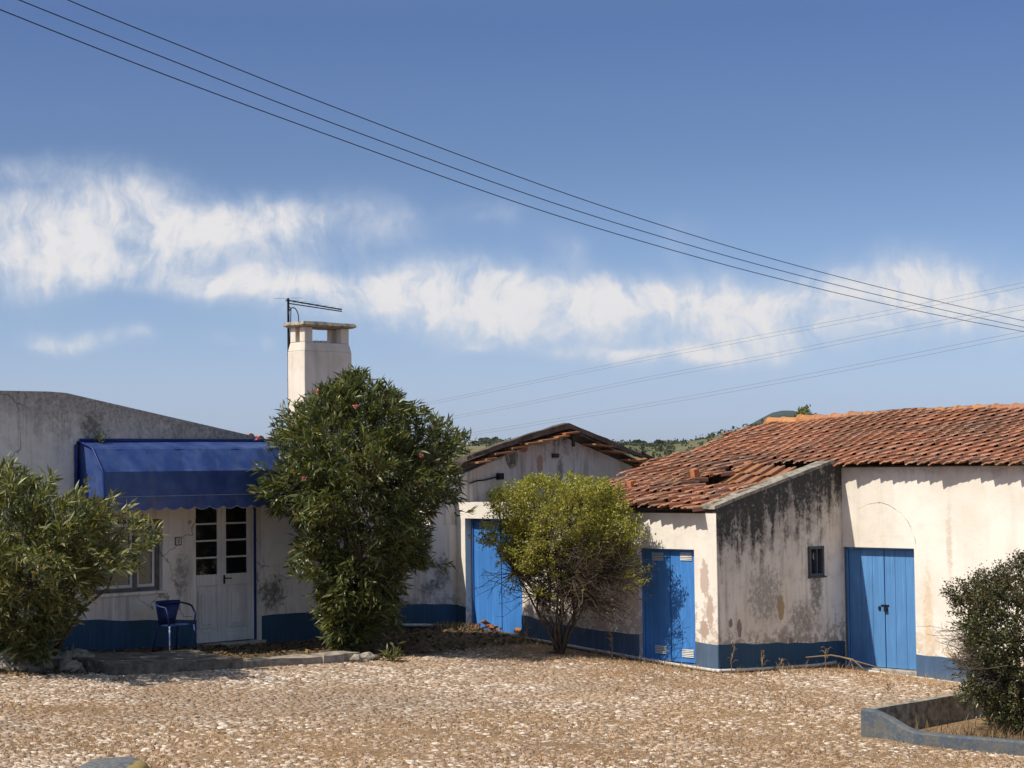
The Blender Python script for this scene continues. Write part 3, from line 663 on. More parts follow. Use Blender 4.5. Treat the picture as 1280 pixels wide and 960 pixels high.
# ---- roof: every tile a real shape; one mesh, as a surface
TW, TE, TL = 0.24, 0.342, 0.415
PA = np.array([0.0, .08, .14, .26, .34, .46, .52, .58, .64, .80, .90, .97, 1.0, 1.02])*TW
PH = np.array([-.004, -.004, .002, .022, .034, .037, .030, .030, .040, .050, .060, .060, .046, -.010])
def tile(u, s, zf, rs, lift=0.0, yaw=0.0, tiltx=0.0):
    """verts, quads of one tile whose lower-left corner is at (u, s); zf gives the roof plane"""
    n = len(PA); V = []
    bs = (0.0, 0.0, TL)
    for j, (bb, drop) in enumerate(((0.0, -.020), (0.0, 0.0), (TL, 0.0))):
        for i in range(n):
            a, h = PA[i], PH[i]
            du = a*math.cos(yaw)-bb*math.sin(yaw); ds = bb*math.cos(yaw)+a*math.sin(yaw)
            base = zf(u+du, s+ds)
            z = base+.034*(1-bb/TL)+h+drop+lift+tiltx*(a-TW/2)+(0.012 if bb == 0 else .0)
            V.append(W(u+du, C_V+s+ds, z))
    F = []
    for j in range(2):
        for i in range(n-1): F.append((j*n+i, j*n+i+1, (j+1)*n+i+1, (j+1)*n+i))
    return V, F
def sag(u, s): return zroof(u, s)+.028*math.sin(u*1.3+s*.7)+.022*math.sin(s*2.1-u*.6)+.012*math.sin(u*3.7+s*1.9)-.035*math.exp(-((u+21.5)**2)/4-((s+1.2)**2)/2)
rnd = random.Random(5)
mbT = MB()
def in_hole(u, s):
    # ragged opening beside the side wall, u measured at the tile's middle
    if u < -18.95 and s < -0.12 and s > -2.25:
        left = -21.02+(0.16 if int(round(s/TE)) % 2 else -.12)
        if s < -1.9: left += .5
        return u > left
    return False
row = 0; s = -3.69
rows = []
while s < S_RIDGE-0.10:
    rows.append(s); s += TE
for row, s in enumerate(rows):
    u = -24.6+(row % 2)*TW/2+rnd.uniform(-.02, .02)
    shift = rnd.uniform(-.02, .02)
    while u < -7.8:
        uc = u+TW/2
        ok = uc > U_LEFT(s)+rnd.uniform(-.08, .10)
        if uc > B_U-.22 and s < -0.40: ok = False
        if in_hole(uc, s): ok = False
        if ok:
            ds = rnd.gauss(0, .016)+shift; yaw = rnd.gauss(0, .022); lift = abs(rnd.gauss(0, .006)); tx = rnd.gauss(0, .02)
            if rnd.random() < .03: ds -= rnd.uniform(.02, .07); yaw += rnd.gauss(0, .03)
            if -2.7 < s < 0.1 and -21.9 < uc < -20.4: ds += rnd.gauss(0, .03); yaw += rnd.gauss(0, .05); lift += rnd.uniform(0, .025)
            if s < -2.3 and uc > -21.2: lift += rnd.uniform(0, .035); yaw += rnd.gauss(0, .05); tx += rnd.gauss(0, .06)
            V, F = tile(u, s+ds, sag, 0, lift, yaw, tx); mbT.add(V, F)
        u += TW
roof = mbT.build('roof', M['tile'], store, recalc=False)
# the slipped tiles, swung down against the side wall
def zslip(u, s): return 3.02-.46*(-.02-s)-.08*(u+20.4)
mb = MB()
for j in range(5):
    s = -1.80+j*TE
    u = -20.72-.06*j+(0.22 if j < 2 else 0)
    while u < -19.1:
        V, F = tile(u, s+rnd.gauss(0, .012), zslip, 0, rnd.uniform(0, .012), rnd.gauss(0.02, .012), 0); mb.add(V, F); u += TW
mb.build('slipped_tiles', M['tile_bright'], roof, recalc=False)
mb = MB()                                     # tiles tipped into the opening
for (u, s, l, y) in ((-21.15, -1.05, -.04, .12), (-21.2, -2.05, -.05, -.12), (-20.5, -2.42, -.03, .12)):
    V, F = tile(u, s, lambda a, b: zroof(u, s)+.24*(b-s)-.06*(a-u), 0, l, y, .04); mb = MB(); mb.add(V, F); mb.build('loose_tile', M['tile_bright'], roof, recalc=False)
pass
mb = MB()
for u in np.arange(-22.8, -8.2, 0.62):
    s0 = -3.1 if u < -21.1 else 0.3
    mb.bar(W(u, C_V+s0, zroof(u, s0)-.10), W(u, C_V+S_RIDGE, zroof(u, S_RIDGE)-.10), .06, .10)
for s in rows:
    u1 = -19.2 if s < 0 else -8.2
    if not (-2.4 < s < -.2): mb.bar(W(-22.9, C_V+s+.2, zroof(-22.9, s+.2)-.03), W(u1, C_V+s+.2, zroof(u1, s+.2)-.03), .03, .03)
    else: mb.bar(W(-22.9, C_V+s+.2, zroof(-22.9, s+.2)-.03), W(-21.0, C_V+s+.2, zroof(-21, s+.2)-.03), .03, .03)
mb.build('rafters', M['dark_wood'], roof)
mb = MB()                                     # far slope
a, b, c, d = W(-24.1, RB+.05, zroof(-24.1, S_RIDGE)-.02), W(-7.8, RB+.05, zroof(-7.8, S_RIDGE)-.02), W(-7.8, RB+4.9, 3.05), W(-24.1, RB+4.9, 3.05)
dz = Vector((0, 0, -.06)); mb.hexa([a+dz, b+dz, c+dz, d+dz, a, b, c, d]); mb.build('far_slope', M['tile'], roof)
mb = MB()
u = U_LEFT(S_RIDGE)-.05
k = 0
while u < -7.9:                               # ridge tiles, each lapping the next
    l = .46; n = 9; e = rnd.gauss(0, .008); V = []
    for (du, r) in ((0, .125), (0, .150), (.05, .150), (.07, .135), (l, .125)):
        for i in range(n):
            t = math.pi*(i/(n-1)*1.1-.05); V.append(W(u+du, RB+.02+r*math.cos(t)*1.15+e, zroof(u+du, S_RIDGE)+.005+r*math.sin(t)*.85+e-.025*(du/l)-(.06 if (k == 0 and du == 0) else 0)))
    F = [(j*n+i, j*n+i+1, (j+1)*n+i+1, (j+1)*n+i) for j in range(4) for i in range(n-1)]
    mb.add(V, F); u += .41; k += 1
mb.build('ridge_tiles', M['ridge'], roof, smooth=False)

mb = MB(); mb.hexa([W(-23.9, RB-.14, zroof(-23.9, S_RIDGE)-.1), W(-7.9, RB-.14, zroof(-7.9, S_RIDGE)-.1), W(-7.9, RB+.2, zroof(-7.9, S_RIDGE)-.1), W(-23.9, RB+.2, zroof(-23.9, S_RIDGE)-.1), W(-23.9, RB-.11, zroof(-23.9, S_RIDGE)+.055), W(-7.9, RB-.11, zroof(-7.9, S_RIDGE)+.055), W(-7.9, RB+.15, zroof(-7.9, S_RIDGE)+.055), W(-23.9, RB+.15, zroof(-23.9, S_RIDGE)+.055)])
mb.build('ridge_mortar', M['ridge'], roof)
# loose bricks lying on the tiles
for (px, py, lab) in ((869.5, 597.5, 'orange brick standing upright on the roof tiles beside the dark hole'), (790.5, 612, 'orange brick standing on the low roof tiles just right of the round green bush')):
    d = ray(px, py+4); k_ = .21
    t = (3.08-k_*C_V-H)/(d.z-k_*K*(d.x+d.y)); q = UVZ((d.x*t, d.y*t, H+d.z*t))
    mb = MB(); u, v, z = q[0], q[1], q[2]+.03
    mb.hexa([W(u-.05, v-.07, z), W(u+.05, v-.07, z), W(u+.05, v+.07, z+.02), W(u-.05, v+.07, z+.02), W(u-.05, v-.10, z+.17), W(u+.05, v-.10, z+.17), W(u+.05, v+.04, z+.19), W(u-.05, v+.04, z+.19)])
    o = mb.build('brick', plain_mat('orange_brick', (0.50, 0.19, 0.085), 0.9, 0.3), None, W(u, v, z), bevel=.006); tag(o, lab, 'brick', 'bricks left on the tiles')

# pale pipes clipped along the foot of the walls
def pipe(pts, label):
    mb = MB(); mb.tube([p+Vector((0, 0, .03)) for p in pts], 0.026, 7)
    pts = [p+Vector((0, 0, .03)) for p in pts]
    for p in pts[1:-1]: mb.tube([p-Vector((.03, .0, 0)), p+Vector((.03, -.01, 0))], 0.032, 7)
    o = mb.build('drain_pipe', M['pipe'], None, pts[0], smooth=True); tag(o, label, 'pipe', 'pipes along the wall foot')
def pv(x, y, v): return W(*onV(x, y, v))
def pu(x, y, u): return W(*onU(x, y, u))
pipe([pv(588, 790.5, A_V-.06), pv(612, 793, A_V-.06), pv(655, 799.5, A_V-.06), pv(693, 806, A_V-.06), pv(760, 818, A_V-.06), pv(820, 829, A_V-.06), pv(870, 837, A_V-.06), pv(893, 840.5, A_V-.07), pu(899, 841, B_U+.06), pu(960, 838, B_U+.06), pu(1020, 834, B_U+.06), pu(1045, 830, B_U+.06)], 'pale pipe at the foot of the wall with the two smooth blue doors')
pipe([pv(1058, 837, C_V-.09), pv(1085, 841, C_V-.09), pv(1120, 846, C_V-.09), pv(1165, 852, C_V-.09), pv(1210, 858.5, C_V-.09), pv(1300, 872, C_V-.09)], 'pale pipe running under the worn blue barn door towards the clipped hedge')
pipe([pu(492, 783.5, G_U+.05), pu(530, 783.5, G_U+.05), pu(566, 784, G_U+.05)], 'thin pale pipe in the shade at the foot of the grey gabled shed')
# ================================================================== GROUND
def onG(px, py, zo=0.0):
    d = ray(px, py); t = (H-zo)/(-d.z-.055*d.x); x, y = d.x*t, d.y*t
    return Vector((x, y, gz(x, y)))
_lat = RNG.random((64, 64))
def vnoise(x, y, f, ox=0.0):
    x = np.asarray(x)*f+ox+100; y = np.asarray(y)*f+ox*1.7+100
    xi = np.floor(x).astype(int); yi = np.floor(y).astype(int); fx = x-xi; fy = y-yi
    fx = fx*fx*(3-2*fx); fy = fy*fy*(3-2*fy)
    g = lambda a, b: _lat[a % 64, b % 64]
    return (g(xi, yi)*(1-fx)+g(xi+1, yi)*fx)*(1-fy)+(g(xi, yi+1)*(1-fx)+g(xi+1, yi+1)*fx)*fy
def fbm(x, y, f, ox=0.0): return .55*vnoise(x, y, f, ox)+.28*vnoise(x, y, f*2.1, ox+3)+.17*vnoise(x, y, f*4.3, ox+9)
def axis_vals(lo, hi, step, far):
    a = list(np.arange(lo, hi+1e-6, step)); d = step; x = hi
    while x < far: d *= 1.35; x += d; a.append(x)
    d = step; x = lo; pre = []
    while x > -far: d *= 1.35; x -= d; pre.append(x)
    return np.array(pre[::-1]+a)
xs = axis_vals(-11, 14, .2, 4200); ys = axis_vals(13, 36, .2, 4200)
XX, YY = np.meshgrid(xs, ys)
ZZ = ground_z(XX, YY)+np.where((np.abs(XX) < 14) & (YY > 10) & (YY < 36), .018*(fbm(XX, YY, 1.3)-.5)*2, 0)
nx, ny = len(xs), len(ys)
V = np.stack([XX, YY, ZZ], -1).reshape(-1, 3)
ii = (np.arange(ny-1)[:, None]*nx+np.arange(nx-1)[None, :]).ravel()
F = np.stack([ii, ii+1, ii+nx+1, ii+nx], -1)
t = material('dry_earth'); P, u_, v_, z_ = t.uvz()
n1 = t.noise(P, .55, 5, .6); n2 = t.noise(P, 5, 5, .65); n3 = t.noise(P, 40, 4, .7)
col = t.mix(t.sm(n1, .4, .62), (0.28, 0.185, 0.11), (0.37, 0.25, 0.15))
col = t.mix(t.mul(t.sm(n2, .45, .7), .55), col, (0.46, 0.30, 0.15))
col = t.mix(t.mul(t.sm(n3, .5, .75), .6), col, (0.17, 0.115, 0.07))
col = t.mix(t.m('SUBTRACT', 1.0, t.sm(t.add(u_, t.mul(n2, .5)), -22.3, -21.7)), col, t.mix(n2, (0.10, 0.075, 0.05), (0.24, 0.175, 0.115)))  # bed by the farmhouse coloured darker, its shadow put into the earth
col = t.mix(t.sm(v_, 40, 70), col, (0.12, 0.125, 0.05))
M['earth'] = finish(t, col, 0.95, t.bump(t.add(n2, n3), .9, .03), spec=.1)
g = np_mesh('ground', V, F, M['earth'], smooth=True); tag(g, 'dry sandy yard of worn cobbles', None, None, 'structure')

# cobbles: low irregular stones laid close in the earth
t = material('worn_cobbles'); P, u_, v_, z_ = t.uvz(); r = t.isl()
col = t.ramp(r, [(0, (0.20, 0.142, 0.10)), (.32, (0.33, 0.24, 0.17)), (.58, (0.46, 0.35, 0.26)), (.80, (0.56, 0.445, 0.34)), (.93, (0.70, 0.605, 0.49)), (1, (0.80, 0.735, 0.64))])
n1 = t.noise(P, .6, 5, .6); n2 = t.noise(P, 22, 4, .65)
col = t.mix(t.mul(t.sm(n1, .44, .64), .6), col, (0.36, 0.235, 0.14)); col = t.mix(t.mul(t.sm(t.noise(t.scale(P, 1, 1, 0), .23, 4, .6), .46, .62), .5), col, (0.23, 0.165, 0.115))
col = t.mix(t.mul(t.sm(n2, .5, .72), .45), col, (0.27, 0.195, 0.13))
M['cobble'] = finish(t, col, .9, t.bump(n2, .5, .006), spec=.15)
sp = .074
gx, gy = np.meshgrid(np.arange(-11, 15, sp*1.30), np.arange(14.5, 33, sp*.80))
gx = gx+((np.arange(gx.shape[0]) % 2)*sp*.65)[:, None]
px = (gx+RNG.normal(0, sp*.17, gx.shape)).ravel(); py = (gy+RNG.normal(0, sp*.15, gx.shape)).ravel()
pu_, pv_ = K*(px-py), K*(px+py)
keep = (np.abs(px-.06*py) < .40*py+.3) & ((pu_ > -22.05) | ((pv_ < 14.25) & (pu_ > -22.75))) & (pv_ < A_V-.25+.0*px) | ((pu_ > B_U+.2) & (pv_ < C_V-.25) & (np.abs(px-.06*py) < .40*py+.3))
dens = fbm(px, py, .33, 5)+.25*fbm(px, py, 1.6, 2)
wallness = np.maximum(sstep(20.0, 23.0, pv_)*(pu_ < B_U), np.maximum(sstep(23.0, 26.3, pv_)*(pu_ >= B_U), sstep(-20.5, -22.0, pu_)*.35))
keep &= RNG.random(px.shape) < np.clip(1.25-.85*sstep(.50, .74, dens)-1.15*wallness, .0, .92)
# planter footprint stays free
PL0 = onG(1077, 924); 
inpl = (pv_ > 18.8) & (pu_ > -13.25) & (pu_ > -13.2+(pv_-18.8)*0.0) & (pv_ < 23) 
keep &= ~(inpl & (py > PL0.y-.43*(px-PL0.x)-.02))
px, py = px[keep], py[keep]; n = len(px)
ang = np.arange(6)*math.pi/3
rad = sp*.54*RNG.uniform(.72, 1.16, (n, 6)); el = RNG.uniform(1.0, 1.42, n)
yaw = RNG.normal(0, .35, n)
cx_ = np.cos(ang[None]+yaw[:, None])*rad*el[:, None]; cy_ = np.sin(ang[None]+yaw[:, None])*rad/el[:, None]
hgt = RNG.uniform(.000, .006, n)+.008*(RNG.random(n) < .08); tx = RNG.normal(0, .06, n); ty = RNG.normal(0, .07, n)
zb = ground_z(px, py)+.006
ring0 = np.stack([px[:, None]+cx_, py[:, None]+cy_, np.repeat((zb-.03)[:, None], 6, 1)], -1)
sx, sy = cx_*.91, cy_*.91
ring1 = np.stack([px[:, None]+sx, py[:, None]+sy, (zb+hgt)[:, None]+sx*tx[:, None]+sy*ty[:, None]], -1)
top = np.stack([px, py, zb+hgt+.006], -1)[:, None]
V = np.concatenate([ring0, ring1, top], 1)
tr = []
for k in range(6):
    j = (k+1) % 6; tr += [(k, j, 6+j), (k, 6+j, 6+k), (6+k, 6+j, 12)]
F = (np.array(tr)[None]+(np.arange(n)*13)[:, None, None]).reshape(-1, 3)
o = np_mesh('cobbled_yard', V.reshape(-1, 3), F, M['cobble']); tag(o, 'worn pale cobbles set in dry earth across the yard', None, None, 'structure')
n = 72000                                             # grit and chips lying in the joints
px = RNG.uniform(-9, 13, n); py = RNG.uniform(15, 33, n); pu_, pv_ = K*(px-py), K*(px+py)
ok = (np.abs(px-.06*py) < .40*py+.2) & (pu_ > -22.4) & ((pv_ < A_V-.05) | (pu_ > B_U+.1)) & (pv_ < C_V-.06) & ~((pv_ > 18.8) & (pu_ > -13.25) & (pv_ < 23) & (py > PL0.y-.43*(px-PL0.x)-.02))
px, py = px[ok], py[ok]; n = len(px); ang = np.arange(5)*2*math.pi/5
rad = RNG.uniform(.008, .026, (n, 1))*RNG.uniform(.7, 1.2, (n, 5)); yaw = RNG.uniform(0, 6.28, (n, 1)); zb = ground_z(px, py)
ring = np.stack([px[:, None]+np.cos(ang+yaw)*rad*1.25, py[:, None]+np.sin(ang+yaw)*rad, np.repeat((zb-.003)[:, None], 5, 1)], -1)
top = np.stack([px+RNG.normal(0, .003, n), py+RNG.normal(0, .003, n), zb+RNG.uniform(.008, .022, n)], -1)[:, None]
V = np.concatenate([ring, top], 1).reshape(-1, 3); F = (np.array([(k, (k+1) % 5, 5) for k in range(5)])[None]+(np.arange(n)*6)[:, None, None]).reshape(-1, 3)
o = np_mesh('gravel', V, F, M['cobble']); tag(o, 'stone chips and grit scattered between the cobbles', None, None, 'stuff')

# dry grass: bent straws in the joints and in drifts along the walls
def straw_mesh(name, px, py, zz, mat, lo, hi, w=.007, lean=(.15, 1.2), label=None, kind='stuff', parent=None):
    n = len(px); a = RNG.uniform(0, 2*math.pi, n); l = RNG.uniform(lo, hi, n); e = RNG.uniform(lean[0], lean[1], n)
    d = np.stack([np.cos(a)*np.cos(e), np.sin(a)*np.cos(e), np.sin(e)], -1)
    sdv = np.stack([-np.sin(a), np.cos(a), np.zeros(n)], -1)*w/2
    b = np.stack([px, py, zz], -1); bend = np.stack([np.cos(a), np.sin(a), -.5*np.ones(n)], -1)*(l*.3)[:, None]
    m_ = b+d*(l*.55)[:, None]; tp = b+d*l[:, None]+bend*.6
    tp[:, 2] = np.maximum(tp[:, 2], zz+.004)
    V = np.stack([b-sdv, b+sdv, m_+sdv*.8, m_-sdv*.8, tp], 1).reshape(-1, 3)
    tr = np.array([(0, 1, 2), (0, 2, 3), (3, 2, 4)])
    F = (tr[None]+(np.arange(n)*5)[:, None, None]).reshape(-1, 3)
    o = np_mesh(name, V, F, mat, parent)
    if label: tag(o, label, None, None, kind)
    return o
M['straw'] = leaf_mat('dry_straw', [(0, (0.29, 0.165, 0.075)), (.35, (0.45, 0.265, 0.115)), (.7, (0.53, 0.36, 0.185)), (.9, (0.62, 0.46, 0.28)), (1, (0.36, 0.165, 0.06))], .7, .25, .15, (1.1, 1.0, .8))
M['brush'] = leaf_mat('dark_dry_brush', [(0, (0.08, 0.055, 0.03)), (.6, (0.16, 0.11, 0.06)), (1, (0.27, 0.19, 0.10))], .8, .15, .1, (1.1, 1, .8))
M['weed'] = leaf_mat('dry_weed', [(0, (0.17, 0.115, 0.06)), (.5, (0.30, 0.205, 0.11)), (1, (0.42, 0.31, 0.18))], .8, .2, .1, (1.1, 1, .8))
N = 300000
px = RNG.uniform(-10, 13.5, N); py = RNG.uniform(15, 33, N); pu_, pv_ = K*(px-py), K*(px+py)
ok = (np.abs(px-.06*py) < .40*py+.2) & (pu_ > -22.1) & ((pv_ < A_V-.05) | (pu_ > B_U+.1)) & (pv_ < C_V-.06)
d1_ = fbm(px, py, .33, 5)+.25*fbm(px, py, 1.6, 2)
wl = np.maximum(sstep(20.0, 22.6, pv_)*(pu_ < B_U), sstep(22.6, 25.6, pv_)*(pu_ >= B_U))
ok &= RNG.random(N) < np.clip(.12+.95*sstep(.49, .66, d1_)+.85*wl, 0, 1)*np.clip(.35+fbm(px, py, 3.2, 8), 0, 1)
ok &= ~((pv_ > 18.8) & (pu_ > -13.25) & (pv_ < 23) & (py > PL0.y-.43*(px-PL0.x)-.02))
px, py = px[ok], py[ok]
straw_mesh('dry_grass', px, py, ground_z(px, py)+.003, M['straw'], .025, .085, .008, (.03, .75), 'short dry tan grass between the cobbles')
N = 5200                                                # taller dead stems at the wall foot
tt = RNG.uniform(0, 1, N); which = RNG.random(N)
pu_ = np.where(which < .30, G_U+RNG.exponential(.22, N)+.06, np.where(which < .55, -24.8+tt*5.9, np.where(which < .78, B_U+RNG.exponential(.25, N)+.05, B_U+tt*4.5)))
pv_ = np.where(which < .30, 21.2+tt*2.1, np.where(which < .55, A_V-.06-RNG.exponential(.25, N), np.where(which < .78, A_V+tt*3.3, C_V-.10-RNG.exponential(.2, N))))
clump = fbm(pu_, pv_, 1.1, 4) > .47
pu_, pv_ = pu_[clump], pv_[clump]; px, py = K*(pu_+pv_), K*(pv_-pu_)
straw_mesh('dry_weeds', px, py, ground_z(px, py), M['weed'], .04, .2, .009, (.4, 1.5), 'dead brown weeds in a ragged fringe along the foot of the walls')

# tall single dead stalks
def stalk(px, py, h, label, lean=0.0, k=5):
    b = onG(px, py); rr = random.Random(int(px*7+py)); mb = MB()
    tip = b+Vector((lean*h, rr.uniform(-.05, .05), h)); pts = [b.lerp(tip, q)+Vector((rr.gauss(0, .012), rr.gauss(0, .012), 0)) for q in np.linspace(0, 1, 6)]
    mb.tube(pts, [.009, .008, .007, .006, .005, .003], 5)
    for i in range(k):
        p = b.lerp(tip, rr.uniform(.3, .95)); a = rr.uniform(0, 6.28); l = rr.uniform(.05, .13)
        mb.tube([p, p+Vector((math.cos(a)*l*.6, math.sin(a)*l*.6, l*.5)), p+Vector((math.cos(a)*l, math.sin(a)*l, l*.3))], [.006, .005, .002], 4)
    for i in range(k*3):
        p = b.lerp(tip, rr.uniform(.55, 1.0)); a = rr.uniform(0, 6.28)
        q = p+Vector((math.cos(a)*.03, math.sin(a)*.03, .02)); mb.add([p, q+Vector((0, 0, .015)), q-Vector((0, 0, .012))], [(0, 1, 2)])
    o = mb.build('dead_stalk', M['weed'], None, b, recalc=False); tag(o, label, 'weed', 'dead stalks along the walls')
for (x, y, h, l, ln) in ((509, 787, .42, 'slim dead stalk against the shaded blue plinth beside the tall oleander', .05), (541, 788, .52, 'tallest dead stalk against the shaded blue plinth of the grey shed', -.08),
                         (548, 789, .35, 'short bent dead stalk close to the shed corner', .2), (913, 843, .48, 'dead stalk leaning at the corner of the grey side wall', .12), (954, 842, .36, 'upright dead stalk in the middle of the grey side wall foot', -.02),
                         (1031, 840, .38, 'dead stalk leaning by the inner corner below the small window', .1), (974, 842, .22, 'short dead stalk under the ochre patch on the side wall', 0.1),
                         (765, 826, .45, 'thin dead stalk between the round bush and the slatted blue door', -.03), (658, 812, .4, 'thin dead stalk left of the round bush trunk', .04), (1110, 868, .16, 'small dry stalk in the open yard in front of the barn door', .1)):
    stalk(x, y, h, l, ln)
# fallen branch by the inner corner
mb = MB(); a = onG(1046, 838); 
mb.tube([a+Vector((-.5, 0, .22)), a+Vector((-.1, -.1, .26)), a+Vector((.22, -.2, .2)), a+Vector((.42, -.3, .02))], [.008, .012, .012, .008], 5)
mb.tube([a+Vector((.18, -.2, .2)), a+Vector((.25, -.25, .0))], .009, 5); mb.tube([a+Vector((.0, -.15, .25)), a+Vector((.5, -.5, .12)), a+Vector((.75, -.6, -.0))], [.009, .007, .004], 5)
tag(mb.build('fallen_branch', M['weed'], None, a), 'dry broken branch propped at the inner corner left of the barn door', 'branch')

# heap of broken tiles by the first blue door
rr = random.Random(12)
for i in range(26):
    x = rr.gauss(609, 22); y = 793+(x-609)*.10+abs(rr.gauss(0, 5)); b = onG(x, min(y, 807)); mb = MB()
    l, w = rr.uniform(.09, .26), rr.uniform(.07, .16); a = rr.uniform(0, 3.14); tl = rr.gauss(0, .3); tw = rr.gauss(0, .35)
    ax = Vector((math.cos(a), math.sin(a), tl)); ay = Vector((-math.sin(a), math.cos(a), tw)); up = Vector((0, 0, .028))
    c = b+Vector((0, 0, .03+abs(tl)*l/2+rr.uniform(0, .06)))
    sh = [(-.5, -.5), (.5, -.42+rr.uniform(-.1, .2)), (.42+rr.uniform(-.2, .1), .5), (-.46, .35)]
    lo = [c+ax*(p*l)+ay*(q*w) for p, q in sh]; mb.hexa(lo+[p+up for p in lo])
    tag(mb.build('broken_tile', M['tile_bright'], None, b), 'broken orange roof tile in the rubble heap under the tall plain blue door', 'roof tile', 'broken tiles heaped by the door')

# raised slab, kerb and border stones in front of the farmhouse
def block(name, u0, u1, v0, v1, h, mat, label, cat, seed, sub=5, amp=.03, group=None):
    mb = MB(); z = gzuv((u0+u1)/2, (v0+v1)/2)
    zz = lambda u, v: gzuv(u, v)
    mb.hexa([W(u0, v0, zz(u0, v0)-.1), W(u1, v0, zz(u1, v0)-.1), W(u1, v1, zz(u1, v1)-.1), W(u0, v1, zz(u0, v1)-.1), W(u0, v0, zz(u0, v0)+h), W(u1, v0, zz(u1, v0)+h), W(u1, v1, zz(u1, v1)+h), W(u0, v1, zz(u0, v1)+h)])
    o = mb.build(name, mat, None, W((u0+u1)/2, (v0+v1)/2, z)); rough_up(o, amp, 2.6, seed, sub); tag(o, label, cat, group); return o
M['slab'] = plain_mat('dark_slab_stone', (0.20, 0.17, 0.135), .95, .4, 6, bump=.9, second=(0.08, 0.07, 0.055))  # darker stone than the kerb and border rocks
block('stone_slab', -23.3, -22.0, 14.3, 16.45, .15, M['slab'], 'long rough stone step slab in the shade in front of the blue chair', 'step', 3)
block('stone_kerb', -22.45, -22.12, 16.5, 18.0, .10, M['rough_stone'], 'low stone kerb in front of the white double door beside the slab', 'kerb', 6, 5, .03)
block('stone_kerb', -22.42, -22.10, 18.03, 18.75, .13, M['rough_stone'], 'short stone kerb block at the foot of the tall oleander', 'kerb', 8, 4, .035)
def rock(px, py, s, label, seed, group):
    b = onG(px, py); bm = bmesh.new(); bmesh.ops.create_icosphere(bm, subdivisions=3, radius=1)
    from mathutils import noise
    for v in bm.verts:
        n = v.co.copy(); d = 1+.5*noise.noise(n*1.3+Vector((seed*5.1, seed, 0)))+.28*noise.noise(n*3.0+Vector((seed, 0, 3)))+.12*noise.noise(n*7+Vector((seed, 2, 3)))
        v.co = Vector((n.x*s*1.35*d, n.y*s*d, max(n.z, -.35)*s*.85*d))
    me = bpy.data.meshes.new('rock'); bm.to_mesh(me); bm.free()
    o = link(me, 'border_rock', M['rough_stone'], None, b+Vector((0, 0, s*.25))); o.rotation_euler.z = .3*math.sin(seed*9); tag(o, label, 'rock', group)
for i, (x, y, s, lab) in enumerate(((6, 822, .23, 'knobbly border rock at the far left edge under the glossy shrub'), (34, 826, .2, 'rounded border rock beneath the glossy low shrub'), (58, 831, .17, 'small pale border rock below the left oleander'),
                                    (14, 836, .21, 'pale flat border rock in sun at the front of the left bed'), (72, 834, .19, 'dark border rock half in shade beside the left oleander stem'), (98, 833, .2, 'shaded border rock next to the long stone slab'),
                                    (43, 838, .17, 'low pale stone in front of the border rocks'), (86, 839, .14, 'small stone striped with leaf shadow at the bed edge'), (446, 828, .10, 'rough stone at the end of the kerb by the oleander trunk'), (462, 826, .11, 'rough stone right of the oleander trunk'))):
    rock(x, y, s, lab, i*1.7+.4, 'rocks edging the flower beds')
# leaf litter and clods in the shaded beds
n = 5200; lu = RNG.uniform(G_U+.05, -22.3, n); lv_ = RNG.uniform(13.0, 23.2, n); px, py = K*(lu+lv_), K*(lv_-lu); z = ground_z(px, py)
a = RNG.uniform(0, 6.28, n); s_ = RNG.uniform(.012, .045, n); tl = RNG.normal(0, .35, (n, 2))
c = np.stack([px, py, z+.012+s_*.25], -1); ax = np.stack([np.cos(a), np.sin(a), tl[:, 0]], -1)*s_[:, None]*1.5; ay = np.stack([-np.sin(a), np.cos(a), tl[:, 1]], -1)*s_[:, None]*.6
V = np.stack([c-ax, c-ay, c+ax, c+ay], 1).reshape(-1, 3)
M['litter'] = leaf_mat('dead_leaf_litter', [(0, (0.05, 0.035, 0.022)), (.5, (0.13, 0.085, 0.045)), (.9, (0.24, 0.165, 0.085)), (1, (0.33, 0.22, 0.09))], .8, .1, .15)
o = np_mesh('leaf_litter', V, np.arange(n*4).reshape(-1, 4), M['litter']); tag(o, 'dead leaves and bits littering the shaded bed by the farmhouse', None, None, 'stuff')

# ================================================================== raised planter on the right
plant = thing('planter', onG(1077, 924), 'low planter with a faded blue concrete kerb around dry soil and a clipped bush', 'planter')
base_px = ((1076, 921), (1093, 923), (1111, 925.5), (1128, 929), (1143, 932), (1180, 936), (1232, 941), (1280, 945.5), (1330, 951))
path = [onG(x, y) for x, y in base_px]
hs = [.335, .335, .26, .195, .165, .165, .165, .17, .17]
mb = MB(); wd = .13; VS = []
for i, p in enumerate(path):
    d = (path[min(i+1, len(path)-1)]-path[max(i-1, 0)]); d.z = 0; d.normalize(); nrm = Vector((-d.y, d.x, 0))
    if nrm.y < 0: nrm = -nrm
    g0 = Vector((p.x, p.y, p.z)); 
    VS.append([g0-Vector((0, 0, .1)), g0+Vector((0, 0, hs[i]-.02)), g0+nrm*.02+Vector((0, 0, hs[i])), g0+nrm*(wd-.02)+Vector((0, 0, hs[i])), g0+nrm*wd+Vector((0, 0, hs[i]-.02)), g0+nrm*wd-Vector((0, 0, .1))])
fl = [q for r in VS for q in r]
fs = [(i*6+k, i*6+(k+1) % 6, (i+1)*6+(k+1) % 6, (i+1)*6+k) for i in range(len(VS)-1) for k in range(6)]+[tuple(range(6)), tuple((len(VS)-1)*6+k for k in range(6))]
mb.add(fl, fs)
t = material('faded_blue_concrete'); P, *_ = t.uvz(); n1 = t.noise(P, 6, 5, .65); n2 = t.noise(P, 26, 4, .7)
